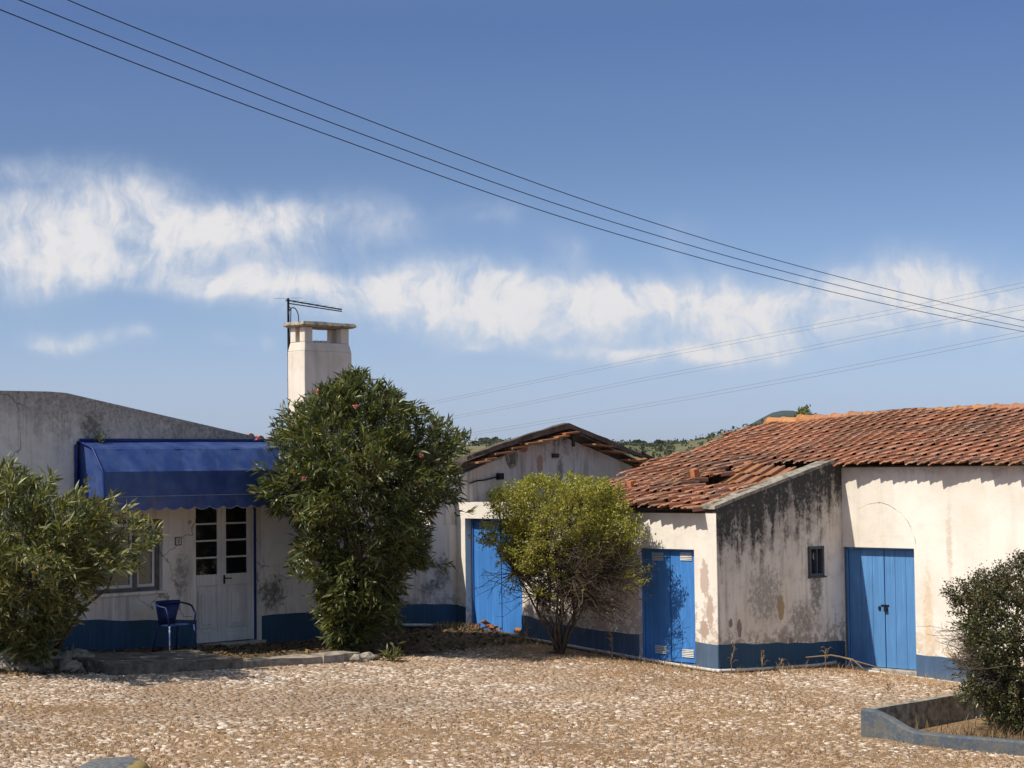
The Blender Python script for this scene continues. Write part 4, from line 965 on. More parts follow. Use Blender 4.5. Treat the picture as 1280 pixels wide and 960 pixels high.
col = t.mix(t.sm(n1, .40, .62), (0.085, 0.108, 0.135), (0.135, 0.135, 0.125)); col = t.mix(t.mul(t.sm(n2, .5, .68), .6), col, (0.21, 0.19, 0.155))
M['kerb_blue'] = finish(t, col, .92, t.bump(t.add(n1, n2), .8, .012), spec=.15)
kb = mb.build('kerb', M['kerb_blue'], plant, bevel=.006); rough_up(kb, .012, 5, 3)
mb = MB(); c0 = path[0]; cu, cv, _ = UVZ(c0); L = 3.3
for q in range(6):
    v0 = cv+.05+L*q/6; v1 = cv+.05+L*(q+1)/6
    mb.hexa([W(cu-.02, v0, gzuv(cu, v0)-.1), W(cu+.10, v0, gzuv(cu, v0)-.1), W(cu+.10, v1, gzuv(cu, v1)-.1), W(cu-.02, v1, gzuv(cu, v1)-.1), W(cu-.02, v0, c0.z+.325), W(cu+.10, v0, c0.z+.325), W(cu+.10, v1, c0.z+.325-.0), W(cu-.02, v1, c0.z+.325)])
rear = mb.build('rear_kerb', M['lichen_concrete'], plant); rough_up(rear, .010, 4, 5)
soil = MB(); q = [path[1], path[4], path[6], path[8], W(cu+5.5, cv+3.2, path[0].z-.2), W(cu+.05, cv+3.2, path[0].z)]
soil.add([p+Vector((0.03, .05, .0)) for p in q]+[p+Vector((0.03, .05, -.2)) for p in q], [tuple(range(6))]+[(i, (i+1) % 6, 6+(i+1) % 6, 6+i) for i in range(6)])
so = soil.build('soil', M['earth'], plant)
n = 2600; px = RNG.normal(6.1, .7, n); py = RNG.normal(22.75, .42, n)
okp = (py > 22.56-.43*(px-4.11)+.16) & (px > 4.6)
px, py = px[okp], py[okp]
straw_mesh('dry_brush', px, py, ground_z(px, py)+.0, M['brush'], .08, .34, .009, (.1, 1.2), 'tangle of dead brown grass under the clipped bush')

# kerb end at the bottom edge of the view
b = onG(152, 953); bm = bmesh.new(); bmesh.ops.create_uvsphere(bm, u_segments=28, v_segments=14, radius=1)
for v in bm.verts: v.co = Vector((math.copysign(abs(v.co.x)**.75, v.co.x)*.36, math.copysign(abs(v.co.y)**.6, v.co.y)*1.1, max(v.co.z, -.2)*.13))
me = bpy.data.meshes.new('kerb_end'); bm.to_mesh(me); bm.free()
for p in me.polygons: p.use_smooth = True
t = material('grey_kerb_concrete'); P, *_ = t.uvz(); n1 = t.noise(P, 16, 5, .7); g_ = t.n.new('ShaderNodeNewGeometry'); x_ = t.n.new('ShaderNodeSeparateXYZ'); t.l.new(g_.outputs['Position'], x_.inputs[0])
col = t.mix(t.sm(n1, .4, .65), (0.11, 0.115, 0.12), (0.20, 0.20, 0.195)); yel = t.sm(t.add(x_.outputs[0], t.mul(n1, .12)), b.x+.27, b.x+.31)
col = t.mix(t.mul(yel, .8), col, (0.48, 0.33, 0.10))
o = link(me, 'kerb_end', finish(t, col, .95, t.bump(n1, .8, .01), spec=.1), None, b+Vector((0, -1.02, -.02))); rough_up(o, .012, 6, 4); tag(o, 'rounded grey concrete kerb end with a yellow patch, at the bottom left edge', 'kerb')
for i, (x, y) in enumerate(((137, 951), (277, 918), (378, 897), (243, 898))):
    p = onG(x, y); mb = MB(); mb.add([p+Vector((-.05, 0, .035)), p+Vector((0, -.025, .045)), p+Vector((.06, .01, .04)), p+Vector((0, .03, .06))], [(0, 1, 3), (1, 2, 3)])
    tag(mb.build('fallen_leaf', plain_mat('brown_leaf', (0.16, 0.085, 0.035), .8, .3), None, p, recalc=False), 'curled brown dead leaf lying on the cobbles', 'leaf', 'dead leaves on the cobbles')

# ================================================================== blue tube chair
cp = onG(219, 817); CH = thing('garden_chair', cp, 'blue metal tub chair with tube frame and scuffed legs beside the white double door', 'chair')
Fd = Vector((.75, -.66, 0)).normalized(); Rd = Vector((Fd.y, -Fd.x, 0))
def cpt(f, r, z): return cp+Fd*f+Rd*r+Vector((0, 0, z))
M['chair'] = plain_mat('blue_chair_paint', (0.008, 0.024, 0.105), .45, .3, 14); M['chair_worn'] = plain_mat('scuffed_chair_paint', (0.030, 0.085, 0.25), .5, .3, 30, second=(0.33, 0.35, 0.38))
mb = MB(); arc = []
for a in np.linspace(-118, 118, 25):
    q = math.radians(a); arc.append(cpt(-.02-.25*math.cos(q), .285*math.sin(q), .76-.05*max(0, abs(a)-60)/58))
mb.tube([cpt(.16, -.235, .44)]+[cpt(.165, -.265, .60)]+arc+[cpt(.165, .265, .60), cpt(.16, .235, .44)], .015, 8); mb.build('arm_rail', M['chair'], CH, smooth=True)
mb = MB(); pts = []
nA = 12
for z, w, off in ((.43, 38, .225), (.60, 46, .245), (.80, 56, .268)):
    for k in range(nA+1):
        q = math.radians(-w+2*w*k/nA); pts.append(cpt(-.02-off*math.cos(q), off*1.1*math.sin(q), z))
mb.add(pts, [(j*(nA+1)+k, j*(nA+1)+k+1, (j+1)*(nA+1)+k+1, (j+1)*(nA+1)+k) for j in range(2) for k in range(nA)])
o = mb.build('backrest', M['chair'], CH, smooth=True); sm_ = o.modifiers.new('thick', 'SOLIDIFY'); sm_.thickness = .004
mb = MB(); ring = [cpt(.21*math.cos(t)*(1 if math.cos(t) > 0 else .95), .225*math.sin(t), 0) for t in np.linspace(0, 2*math.pi, 25)[:-1]]
mb.add([p+Vector((0, 0, .43)) for p in ring]+[p+Vector((0, 0, .445)) for p in ring], [tuple(range(24))[::-1], tuple(range(24, 48))]+[(i, (i+1) % 24, 24+(i+1) % 24, 24+i) for i in range(24)])
mb.build('seat', M['chair'], CH, bevel=.004)
for (f0, r0, f1, r1, mt) in ((.165, .235, .20, .255, 'chair_worn'), (.165, -.235, .20, -.255, 'chair'), (-.17, .19, -.26, .225, 'chair'), (-.17, -.19, -.26, -.225, 'chair')):
    e = cpt(f1, r1, 0); e.z = gz(e.x, e.y)+.012
    mb = MB(); mb.tube([cpt(f0, r0, .44), e], .0135, 8); mb.build('leg', M[mt], CH, smooth=True)
# ================================================================== PLANTS
def unit(a): return a/np.maximum(np.linalg.norm(a, axis=-1, keepdims=True), 1e-9)
def perp(a):
    r = RNG.normal(size=a.shape); r = r-(r*a).sum(-1, keepdims=True)*a; return unit(r)
def leaf_verts(P, Ax, L, Wd, fold=.25, droop=.12, wide=.45):
    S = perp(Ax); S[:, 2] *= .5; S = unit(S-(S*Ax).sum(-1, keepdims=True)*Ax); Nn = np.cross(Ax, S)
    L = L[:, None]; Wd = Wd[:, None]; dz = np.array([0, 0, -1.0])
    m_ = P+Ax*L*wide; tp = P+Ax*L+dz*L*droop
    return np.stack([P, m_+S*Wd/2+Nn*fold*Wd, tp, m_-S*Wd/2+Nn*fold*Wd], 1)
def leaf_mesh(name, LV, mat, parent):
    n = len(LV); F = (np.array([(0, 1, 2), (0, 2, 3)])[None]+(np.arange(n)*4)[:, None, None]).reshape(-1, 3)
    return np_mesh(name, LV.reshape(-1, 3), F, mat, parent)
def crown_points(base, levels, n, surf=.55, lump=.18, seed=0, clip=None, squash=1.0):
    """levels: (height, radius, dx, dy) of the crown; returns tips and outward directions"""
    lv = np.array(levels, float); hh = np.linspace(lv[0, 0], lv[-1, 0], 60)
    r = np.interp(hh, lv[:, 0], lv[:, 1]); wgt = r+.12; wgt /= wgt.sum()
    out_p, out_d, cnt = [], [], 0
    rg = np.random.default_rng(seed); ph = rg.uniform(0, 6.28, 8)
    while cnt < n:
        m = n*2
        h = rg.choice(hh, m, p=wgt)+rg.normal(0, .04, m); a = rg.uniform(0, 2*math.pi, m)
        R = np.interp(h, lv[:, 0], lv[:, 1]); lumps = 1+lump*(.5*np.sin(3*a+ph[0]+h*2.1)+.5*np.sin(5*a+ph[1]-h*3.7)+.5*np.sin(2*a+ph[2]+h*6)+.4*np.sin(9*a+ph[3]+h*9))
        q = 1-surf*rg.random(m)**1.6
        rr = R*lumps*q
        p = np.stack([base[0]+np.interp(h, lv[:, 0], lv[:, 2])+rr*np.cos(a), base[1]+np.interp(h, lv[:, 0], lv[:, 3])+rr*np.sin(a)*squash, base[2]+h], -1)
        slope = -np.gradient(np.interp(hh, lv[:, 0], lv[:, 1]), hh); sl = np.interp(h, hh, slope)
        d = unit(np.stack([np.cos(a), np.sin(a)*squash, np.clip(sl, -.5, 1.5)], -1))
        if clip is not None:
            k = clip(p); p, d = p[k], d[k]
        out_p.append(p); out_d.append(d); cnt += len(p)
    return np.concatenate(out_p)[:n], np.concatenate(out_d)[:n]
def sprays(tips, dirs, nl, L, Wd, back=.2, spread=(.5, 1.25), fold=.25, droop=.12, jit=.03, upbias=0.0, wide=.45):
    n = len(tips)*nl
    T = np.repeat(tips, nl, 0); D = np.repeat(dirs, nl, 0)
    P = T-D*(RNG.random((n, 1))**1.2)*back+RNG.normal(0, jit, (n, 3))
    e = RNG.uniform(spread[0], spread[1], (n, 1)); Ax = unit(D*np.cos(e)+perp(D)*np.sin(e)+np.array([0, 0, upbias]))
    return leaf_verts(P, Ax, RNG.uniform(L[0], L[1], n), RNG.uniform(Wd[0], Wd[1], n), fold, droop, wide)
def limbs(mb, base, targets, nodes, r0, r1, rnd, tw=.006, sag=0.0, n=4):
    """trunk foot -> a few limb nodes -> the tips they serve"""
    nodes = [Vector(q) for q in nodes]; base = Vector(base)
    for q in nodes:
        m1 = base.lerp(q, .35)+Vector((rnd.gauss(0, .05), rnd.gauss(0, .05), .05)); m2 = base.lerp(q, .7)+Vector((rnd.gauss(0, .05), rnd.gauss(0, .05), .04))
        m1 += Vector((rnd.gauss(0, .04), rnd.gauss(0, .04), 0)); m2 += Vector((rnd.gauss(0, .05), rnd.gauss(0, .05), 0))
        mb.tube([base+Vector((rnd.gauss(0, .04), rnd.gauss(0, .04), -.05)), m1, m1.lerp(m2, .5)+Vector((rnd.gauss(0, .03), rnd.gauss(0, .03), 0)), m2, q], [r0, r0*.8, r0*.7, r0*.55, r1], 6)
    for t_ in targets:
        t_ = Vector(t_); q = min(nodes, key=lambda c: (c-t_).length+(0.4 if c.z > t_.z else 0)*abs(c.z-t_.z))
        m1 = q.lerp(t_, .35)+Vector((rnd.gauss(0, .06), rnd.gauss(0, .06), rnd.gauss(.03, .05))); m2 = q.lerp(t_, .7)+Vector((rnd.gauss(0, .05), rnd.gauss(0, .05), rnd.gauss(.02, .04)-sag))
        mb.tube([q, m1, m2, t_], [r1*.7, tw*1.6, tw*1.2, tw*.6], n, cap=False)
def plant_tree(name, base, label, cat, levels, n, leafp, mats, seed, nodes, r0, ntw, clip=None, group=None, squash=1.0, lump=.18, surf=.55, upd=.35, tw=.006, extra_tips=None, mesh_names=('trunk', 'crown')):
    th = thing(name, base, label, cat, group); rnd = random.Random(seed)
    tips, d = crown_points(base, levels, n, surf, lump, seed, clip, squash)
    d = unit(d+np.array([0, 0, upd])+RNG.normal(0, .35, d.shape))
    if extra_tips is not None:
        tips = np.concatenate([tips, extra_tips[0]]); d = np.concatenate([d, unit(extra_tips[1])])
    LV = sprays(tips, d, **leafp)
    if clip is not None:
        LV = LV[clip(LV[:, 2])]
    cr = leaf_mesh(mesh_names[1], LV, mats[0], th)
    mb = MB(); sel = rnd.sample(range(len(tips)), min(ntw, len(tips)))
    limbs(mb, base, [tips[i] for i in sel], nodes, r0, r0*.42, rnd, tw)
    mb.build(mesh_names[0], mats[1], th, recalc=False, smooth=True)
    return th, tips, d
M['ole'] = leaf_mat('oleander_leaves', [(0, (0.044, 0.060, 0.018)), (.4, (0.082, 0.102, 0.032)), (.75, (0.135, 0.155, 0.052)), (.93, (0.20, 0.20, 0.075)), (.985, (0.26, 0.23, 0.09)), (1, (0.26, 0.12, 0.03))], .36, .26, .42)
M['ole_sunny'] = leaf_mat('sunny_oleander_leaves', [(0, (0.060, 0.074, 0.026)), (.4, (0.120, 0.138, 0.048)), (.75, (0.20, 0.21, 0.080)), (.95, (0.29, 0.275, 0.125)), (1, (0.28, 0.17, 0.06))], .4, .27, .42)  # lighter copy of the oleander leaf, sunlight put into the colour
M['yellow'] = leaf_mat('yellow_green_leaves', [(0, (0.16, 0.17, 0.026)), (.4, (0.28, 0.275, 0.048)), (.8, (0.39, 0.37, 0.085)), (1, (0.47, 0.43, 0.14))], .45, .34, .4)
M['hedge'] = leaf_mat('dark_hedge_leaves', [(0, (0.036, 0.044, 0.015)), (.5, (0.070, 0.078, 0.026)), (.85, (0.115, 0.112, 0.042)), (1, (0.17, 0.14, 0.07))], .35, .18, .5)
M['hedge_red'] = leaf_mat('reddish_new_leaves', [(0, (0.05, 0.032, 0.018)), (.6, (0.085, 0.055, 0.030)), (1, (0.13, 0.08, 0.045))], .4, .25, .4)
M['glossy'] = leaf_mat('glossy_shrub_leaves', [(0, (0.022, 0.046, 0.012)), (.6, (0.042, 0.080, 0.020)), (1, (0.075, 0.115, 0.032))], .22, .15, .6)
M['bark'] = plain_mat('grey_bark', (0.115, 0.09, 0.066), .9, .4, 12, bump=.8); M['bark_dark'] = plain_mat('oleander_bark', (0.13, 0.105, 0.07), .9, .4, 12, bump=.8)
M['twig'] = plain_mat('dry_twigs', (0.115, 0.088, 0.062), .9, .35, 12)
M['pink'] = leaf_mat('pink_petals', [(0, (0.58, 0.20, 0.22)), (1, (0.70, 0.32, 0.33))], .6, .3, .2)

clipG = lambda p: (K*(p[:, 0]-p[:, 1]) > G_U+.05) & ((K*(p[:, 0]+p[:, 1]) < A_V-.05) | (K*(p[:, 0]-p[:, 1]) > -18.8))
# tall oleander between the awning and the shed
ob = onG(424, 815); S = 77.8
lv = [((815-y)/S, r/S, (c-424)/S, -.15) for y, r, c in ((806, 14, 432), (790, 38, 444), (745, 55, 450), (700, 74, 455), (660, 84, 459), (620, 110, 455), (580, 119, 456), (546, 106, 452), (512, 76, 447), (489, 48, 446), (472, 14, 446))]
nd = [tuple(ob+Vector((x, y, z))) for x, y, z in ((-.5, -.2, 1.6), (.2, .1, 1.9), (.9, -.2, 1.8), (.4, -.7, 1.5), (.1, .5, 2.3), (-.8, -.1, 2.5), (1.0, .2, 2.5), (.35, -.3, 3.2), (-.2, -.3, .8), (.5, -.1, .9))]
ole_leaf = dict(nl=15, L=(.12, .22), Wd=(.026, .042), back=.20, spread=(.35, 1.05), droop=.08)
ex_t = np.array([tuple(at_depth(x, y, 29.6)) for x, y in ((322, 618), (330, 612), (342, 606), (574, 550), (582, 562), (320, 582), (354, 510), (342, 530), (560, 706), (585, 640))]); ex_d = np.array([(-1, -.3, .15), (-1, -.3, .2), (-.8, -.4, .3), (.9, -.3, .5), (1, -.2, .3), (-1, -.3, .3), (-.6, 0, .8), (-.8, 0, .6), (.9, -.3, -.1), (1, -.2, 0)])
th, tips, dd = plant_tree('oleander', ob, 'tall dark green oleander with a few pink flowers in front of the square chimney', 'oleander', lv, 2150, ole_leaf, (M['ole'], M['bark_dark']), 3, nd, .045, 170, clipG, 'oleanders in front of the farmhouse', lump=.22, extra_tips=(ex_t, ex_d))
fp = []
for (x, y) in ((396, 488.5), (445, 508), (526, 569), (380, 597), (322, 547.5), (523, 603)):
    c = np.array(at_depth(x, y, 28.75 if 380 < x < 500 else 29.2)); a = RNG.normal(size=(16, 3)); a[:, 1] -= .8
    leaf_mesh('flower', leaf_verts(np.repeat(c[None], 16, 0)+RNG.normal(0, .008, (16, 3)), unit(a), np.full(16, .045), np.full(16, .04)), M['pink'], th)
# oleander at the left edge, its branches arching out into the sun
lb = onG(55, 834); S = 88.0
lv = [((834-y)/S, r/S, (c-55)/S, -.6) for y, r, c in ((815, 20, 55), (790, 38, 50), (765, 62, 45), (735, 88, 38), (710, 116, 44), (685, 136, 44), (655, 126, 40), (630, 92, 34), (606, 52, 14), (585, 22, 2))]
nd = [tuple(lb+Vector((x, y, z))) for x, y, z in ((-.8, 0, 1.2), (.6, -.2, 1.2), (.2, -.6, 1.1), (-.3, .4, 1.5), (1.0, .1, 1.5), (-.9, -.5, 1.7), (0, -.1, 1.7))]
ex_t = []; ex_d = []
for (x0, y0, x1, y1) in ((105, 690, 178, 686), (100, 660, 162, 632), (60, 640, 106, 604), (20, 620, 8, 580), (40, 640, 66, 592), (112, 700, 174, 708), (105, 650, 142, 622), (70, 660, 118, 625), (10, 610, 30, 596), (100, 720, 110, 745)):
    for q in np.linspace(.35, 1, 5):
        ex_t.append(tuple(at_depth(x0+(x1-x0)*q, y0+(y1-y0)*q+6*math.sin(q*3.1), 25.2+RNG.uniform(-.4, .3)))); ex_d.append((x1-x0, RNG.uniform(-30, 10), (y0-y1)*1.0+15))
clipL = lambda p: (K*(p[:, 0]-p[:, 1]) > G_U+.08)
plant_tree('oleander', lb, 'sunlit yellowish oleander arching over the window at the left edge', 'oleander', lv, 1050, dict(ole_leaf, nl=15, L=(.12, .21)), (M['ole_sunny'], M['bark_dark']), 8, nd, .035, 120, clipL, 'oleanders in front of the farmhouse', lump=.28, upd=.5, extra_tips=(np.array(ex_t), np.array(ex_d, float)))
# glossy low shrub in the corner bed
sb = onG(8, 829)
plant_tree('shrub', sb, 'low glossy dark green shrub in the corner bed under the left oleander', 'shrub', [(.05, .25, 0, 0), (.2, .42, 0, 0), (.4, .42, 0, 0), (.55, .25, 0, 0), (.66, .05, 0, 0)], 170, dict(nl=12, L=(.045, .075), Wd=(.022, .036), back=.12, droop=.05), (M['glossy'], M['bark_dark']), 4, [tuple(sb+Vector((x, 0, .25))) for x in (-.15, .1)], .015, 30)
# strap leaved clump
cb = onG(92, 831); cl = thing('strap_plant', cb, 'dark strappy leaved plant in the shade beside the long stone slab', 'plant')
mb = MB(); rr = random.Random(4)
for i in range(34):
    a = rr.uniform(0, 6.28); l = rr.uniform(.25, .55); w = .014; d = Vector((math.cos(a), math.sin(a), 0)); sdv = Vector((-d.y, d.x, 0))*w; p = cb+d*rr.uniform(0, .12)
    pts = [p+d*(l*.75*q)+Vector((0, 0, l*(1.5*q-1.1*q*q))) for q in (0, .3, .6, .85, 1)]
    mb.add([q_ for k_, q in enumerate(pts) for q_ in (q-sdv*(1-k_/4.3), q+sdv*(1-k_/4.3))], [(2*k_, 2*k_+1, 2*k_+3, 2*k_+2) for k_ in range(4)])
mb.build('leaves', M['glossy'], cl, recalc=False)
# seedling and sprig
def sprig(name, base, label, cat, nst, h, leafp, mat, group=None):
    th = thing(name, base, label, cat, group); mb = MB(); rr = random.Random(9); tp, dr = [], []
    for i in range(nst):
        a = rr.uniform(0, 6.28); d = Vector((math.cos(a)*.6, math.sin(a)*.6, 1)).normalized(); e = Vector(base)+d*h*rr.uniform(.6, 1)
        mb.tube([Vector(base), Vector(base).lerp(e, .5)+Vector((0, 0, .02)), e], [.006, .005, .003], 4); tp.append(tuple(e)); dr.append(tuple(d)); tp.append(tuple(Vector(base).lerp(e, .6))); dr.append(tuple(d))
    mb.build('stem', M['twig'], th, recalc=False); leaf_mesh('leaves', sprays(np.array(tp), np.array(dr), **leafp), mat, th)
sprig('seedling', onG(489, 828), 'small bright oleander seedling on the open ground right of the tall oleander', 'plant', 6, .26, dict(nl=9, L=(.10, .17), Wd=(.02, .03), back=.15), M['ole_sunny'])
q = onU(125, 551, G_U+.14); sprig('sprig', W(*q)-Vector((0, 0, .02)), 'tiny green sprig growing from the top of the blue awning', 'plant', 5, .17, dict(nl=7, L=(.05, .09), Wd=(.012, .02), back=.12), M['ole'])

# round pollarded bush in front of the first doors
bb = onG(699, 822); S = 75.0
clipA = lambda p: (K*(p[:, 0]+p[:, 1]) < A_V-.03)
lv = [((818-y)/S, r/S, (c-699)/S, -.22) for y, r, c in ((716, 58, 702), (698, 74, 703), (682, 82, 702), (658, 86, 703), (635, 85, 703), (617, 79, 703), (607, 62, 704), (600, 36, 704))]
nd = [tuple(bb+Vector((x, y, z))) for x, y, z in ((-.35, -.1, .95), (.35, -.15, .95), (0, -.35, 1.05), (.05, .1, 1.2), (-.7, -.3, 1.35), (.75, -.35, 1.3), (.2, -.6, 1.3), (-.2, -.5, 1.5), (.45, 0, 1.5))]
ex_t = []; ex_d = []
for (x, y, dx, dz) in ((598, 672, -1, -.1), (606, 664, -1, .1), (616, 668, -1, 0), (628, 700, -.5, -1), (634, 718, -.4, -1), (645, 735, -.3, -1), (622, 682, -1, -.2), (612, 655, -1, .3), (795, 712, 1, 0), (802, 706, 1, .3), (806, 718, 1, -.2), (790, 722, .8, -.3), (800, 730, .8, -.5), (680, 745, -.5, -.3), (666, 735, -.5, -.3), (700, 690, 0, 0), (690, 720, 0, 0), (715, 700, 0, 0), (650, 690, -.5, -.5), (660, 710, -.5, -.5), (640, 690, -1, 0), (705, 738, 0, 0), (720, 725, 0, 0), (780, 640, 1, .5)):
    for k_ in range(4): ex_t.append(tuple(Vector(at_depth(x+RNG.normal(0, 7), y+RNG.normal(0, 6), 30.4+RNG.uniform(-.35, .25))))); ex_d.append((dx, RNG.normal(0, .3), dz+.3))
th, tips, dd = plant_tree('round_bush', bb, 'flat topped yellow green bush with bare lower twigs beside the blue doors', 'bush', lv, 1650, dict(nl=26, L=(.030, .062), Wd=(.017, .029), back=.15, spread=(.3, 1.3), droop=.03, jit=.028), (M['yellow'], M['bark']), 5, nd, .027, 260, clipA, lump=.22, surf=.45, upd=.7, tw=.005, squash=.72, extra_tips=(np.array(ex_t), np.array(ex_d, float)))
mb = MB(); rr = random.Random(6)                   # the bare lower twigs
for i in range(950):
    q = Vector(rr.choice(nd)); a = rr.gauss(-.2, 1.5); l = rr.uniform(.35, .95)
    e = q+Vector((math.cos(a)*l, math.sin(a)*l*.6-.1, rr.uniform(-.5, .55)))
    if rr.random() < .6: e.x = q.x+abs(e.x-q.x)
    if UVZ(e)[1] > A_V-.06: continue
    m1 = q.lerp(e, .4)+Vector((rr.gauss(0, .07), rr.gauss(0, .07), rr.gauss(.02, .06))); m2 = q.lerp(e, .75)+Vector((rr.gauss(0, .05), rr.gauss(0, .05), rr.gauss(0, .05)))
    mb.tube([q, m1, m2, e], [.010, .006, .005, .0025], 3, cap=False)
    for k_ in range(2):
        f = m2.lerp(e, rr.random()); mb.tube([f, f+Vector((rr.gauss(0, .1), rr.gauss(0, .08), rr.gauss(.02, .08)))], [.004, .002], 3, cap=False)
mb.tube([bb+Vector((.02, 0, -.05)), bb+Vector((.0, 0, .35)), bb+Vector((.06, -.02, .75)), bb+Vector((.05, -.05, 1.1))], [.055, .045, .038, .026], 8)
mb.tube([bb+Vector((-.05, -.03, -.05)), bb+Vector((-.08, -.03, .4)), bb+Vector((-.2, -.05, .8))], [.04, .034, .022], 7)
mb.tube([bb+Vector((.0, -.08, -.02)), bb+Vector((.22, -.1, .42)), bb+Vector((.45, -.1, .85))], [.02, .017, .012], 6)
mb.tube([bb+Vector((0, -.05, .06)), bb+Vector((-.3, -.1, .0)), bb+Vector((-.46, -.12, -.02))], [.02, .022, .015], 6)
mb.build('twigs', M['twig'], th, recalc=False)

# clipped dark bush in the planter
hb = Vector((6.23, 23.35, gz(6.23, 23.35)+.05)); S = 100.6
lv = [((895-y)/S, r/S, (c-1268)/S, 0) for y, r, c in ((880, 30, 1262), (858, 58, 1262), (830, 70, 1266), (800, 74, 1268), (770, 76, 1268), (740, 79, 1267), (715, 78, 1266), (700, 68, 1270), (688, 44, 1280), (677, 18, 1284))]
nd = [tuple(hb+Vector((x, y, z))) for x, y, z in ((-.25, -.1, .7), (.25, 0, .8), (0, -.3, 1.0), (0, .25, 1.1), (-.45, 0, 1.3), (.4, -.2, 1.4), (0, 0, 1.6))]
hl = dict(nl=21, L=(.034, .062), Wd=(.018, .030), back=.13, spread=(.4, 1.4), droop=.08, jit=.03)
th, tips, dd = plant_tree('clipped_bush', hb, 'dark olive clipped bush growing out of the planter at the right edge', 'bush', lv, 1500, hl, (M['hedge'], M['bark']), 13, nd, .04, 200, None, lump=.20, surf=.62, upd=.3, tw=.005)
top_t = tips[(tips[:, 2] > hb.z+1.55)]; top_d = unit(dd[(tips[:, 2] > hb.z+1.55)]+np.array([0, 0, .6]))
leaf_mesh('new_growth', sprays(top_t+top_d*.05, top_d, nl=9, L=(.03, .05), Wd=(.014, .02), back=.08), M['hedge_red'], th)
mb = MB(); rr = random.Random(16)
for i in range(150):
    q = hb+Vector((rr.uniform(-.5, -.2), rr.gauss(-.05, .2), rr.uniform(.75, 1.25))); l = rr.uniform(.3, .62); e = q+Vector((-l*rr.uniform(.7, 1), rr.gauss(0, .15), rr.gauss(.05, .16)))
    m1 = q.lerp(e, .5)+Vector((0, rr.gauss(0, .04), rr.gauss(.02, .03))); mb.tube([q, m1, e], [.006, .004, .002], 3, cap=False)
    for k_ in range(3):
        f = m1.lerp(e, rr.random()); mb.tube([f, f+Vector((rr.gauss(-.08, .04), rr.gauss(0, .06), rr.gauss(.02, .06)))], [.003, .0015], 3, cap=False)
mb.build('twigs', M['twig'], th, recalc=False)
# ================================================================== FAR COUNTRY
def hill(name, prof, D0, D1, mat, label, zfoot, bumps=.0, rows=26, seed=0):
    """rounded hillside whose crest is set at distance D1; prof = (view column, view row) of the crest"""
    rg = np.random.default_rng(seed); xs = np.linspace(prof[0][0], prof[-1][0], 160); ct = np.interp(xs, [p[0] for p in prof], [p[1] for p in prof])
    V = []
    for j in range(rows+10):
        t = j/rows
        for i, x in enumerate(xs):
            c = at_depth(x, ct[i], D1); az = c.x/D1
            if t <= 1: D = D0+(D1-D0)*t; z = zfoot+(c.z-zfoot)*math.sin(t*math.pi/2)**1.15
            else: D = D1+(D1-D0)*(t-1)*2.0; z = c.z-(c.z-zfoot)*(t-1)**1.2*2.2
            X = az*D
            z += bumps*(fbm(X/D1*60+seed, D/D1*60, .35)-.5)*min(1, t*2)*(1 if t < .95 else .4)
            V.append((X, D, z))
    n = len(xs); F = [(j*n+i, j*n+i+1, (j+1)*n+i+1, (j+1)*n+i) for j in range(rows+9) for i in range(n-1)]
    o = np_mesh(name, np.array(V), np.array(F), mat, smooth=True); tag(o, label, None, None, 'structure'); return V, xs, ct
t = material('dry_hillside'); P, u_, v_, z_ = t.uvz()
n1 = t.noise(P, .012, 5, .6); n2 = t.noise(P, .11, 5, .7)
col = t.mix(t.sm(n1, .4, .6), (0.19, 0.165, 0.085), (0.13, 0.125, 0.062)); col = t.mix(t.sm(n2, .56, .68), col, (0.06, 0.075, 0.035))
M['hill'] = finish(t, col, .95, None, spec=.05)
M['mount'] = plain_mat('wooded_mountain', (0.045, 0.060, 0.040), .95, .3, .01, spec=.05)
CREST = ((180, 566), (400, 560), (520, 558), (585, 557), (640, 556), (700, 557), (780, 559), (815, 561), (850, 556), (880, 551), (905, 545), (930, 539.5), (960, 531), (1000, 526), (1080, 524), (1200, 523), (1400, 520))
hill('hillside', CREST, 330, 900, M['hill'], 'dry green scrubby hillside behind the roofs', -9, 3.5, seed=3)
hill('distant_mountain', ((820, 575), (880, 560), (915, 545), (935, 534), (950, 526), (965, 518.5), (978, 516), (990, 516), (1000, 518), (1015, 520.5), (1060, 524), (1200, 520), (1400, 530)), 2300, 4000, M['mount'], 'distant bluish wooded mountain', -9, 8, seed=6)
# scrub on the hillside and woods along its crest: nobody could count them
def crest_y(x): return np.interp(x, [c[0] for c in CREST], [c[1] for c in CREST])
def tree_leaves(c, rx, rz, n, s, rg):
    a = rg.normal(size=(n, 3)); a = unit(a)*(rg.random((n, 1))**.4); p = c+a*np.array([rx, rx, rz])
    d = unit(a+rg.normal(0, .5, a.shape)); q = np.cross(d, unit(rg.normal(size=a.shape))); q = unit(q); r = np.cross(d, q)
    sz = s*rg.uniform(.6, 1.3, (n, 1)); return np.stack([p-q*sz, p+r*sz, p+q*sz, p-r*sz*.6], 1)
rg = np.random.default_rng(21)
M['wood'] = leaf_mat('far_tree_leaves', [(0, (0.035, 0.045, 0.022)), (.6, (0.058, 0.070, 0.034)), (1, (0.085, 0.095, 0.045))], .8, .1, .1)
LVs = []
for i in range(170):
    x = rg.uniform(560, 1000); t_ = rg.uniform(.25, 1.0)**.6
    c = at_depth(x, crest_y(x), 900); D = 330+570*t_; z = -9+(c.z+9)*math.sin(t_*math.pi/2)**1.15
    s = rg.uniform(1.0, 2.8); LVs.append(tree_leaves(np.array([c.x/900*D, D, z+s*.3]), s, s*.7, 22, .55, rg))
o = np_mesh('hillside_scrub', np.concatenate(LVs).reshape(-1, 3), np.arange(len(LVs)*22*4).reshape(-1, 4), M['wood']); tag(o, 'dark scrub dotted over the far hillside', None, None, 'stuff')
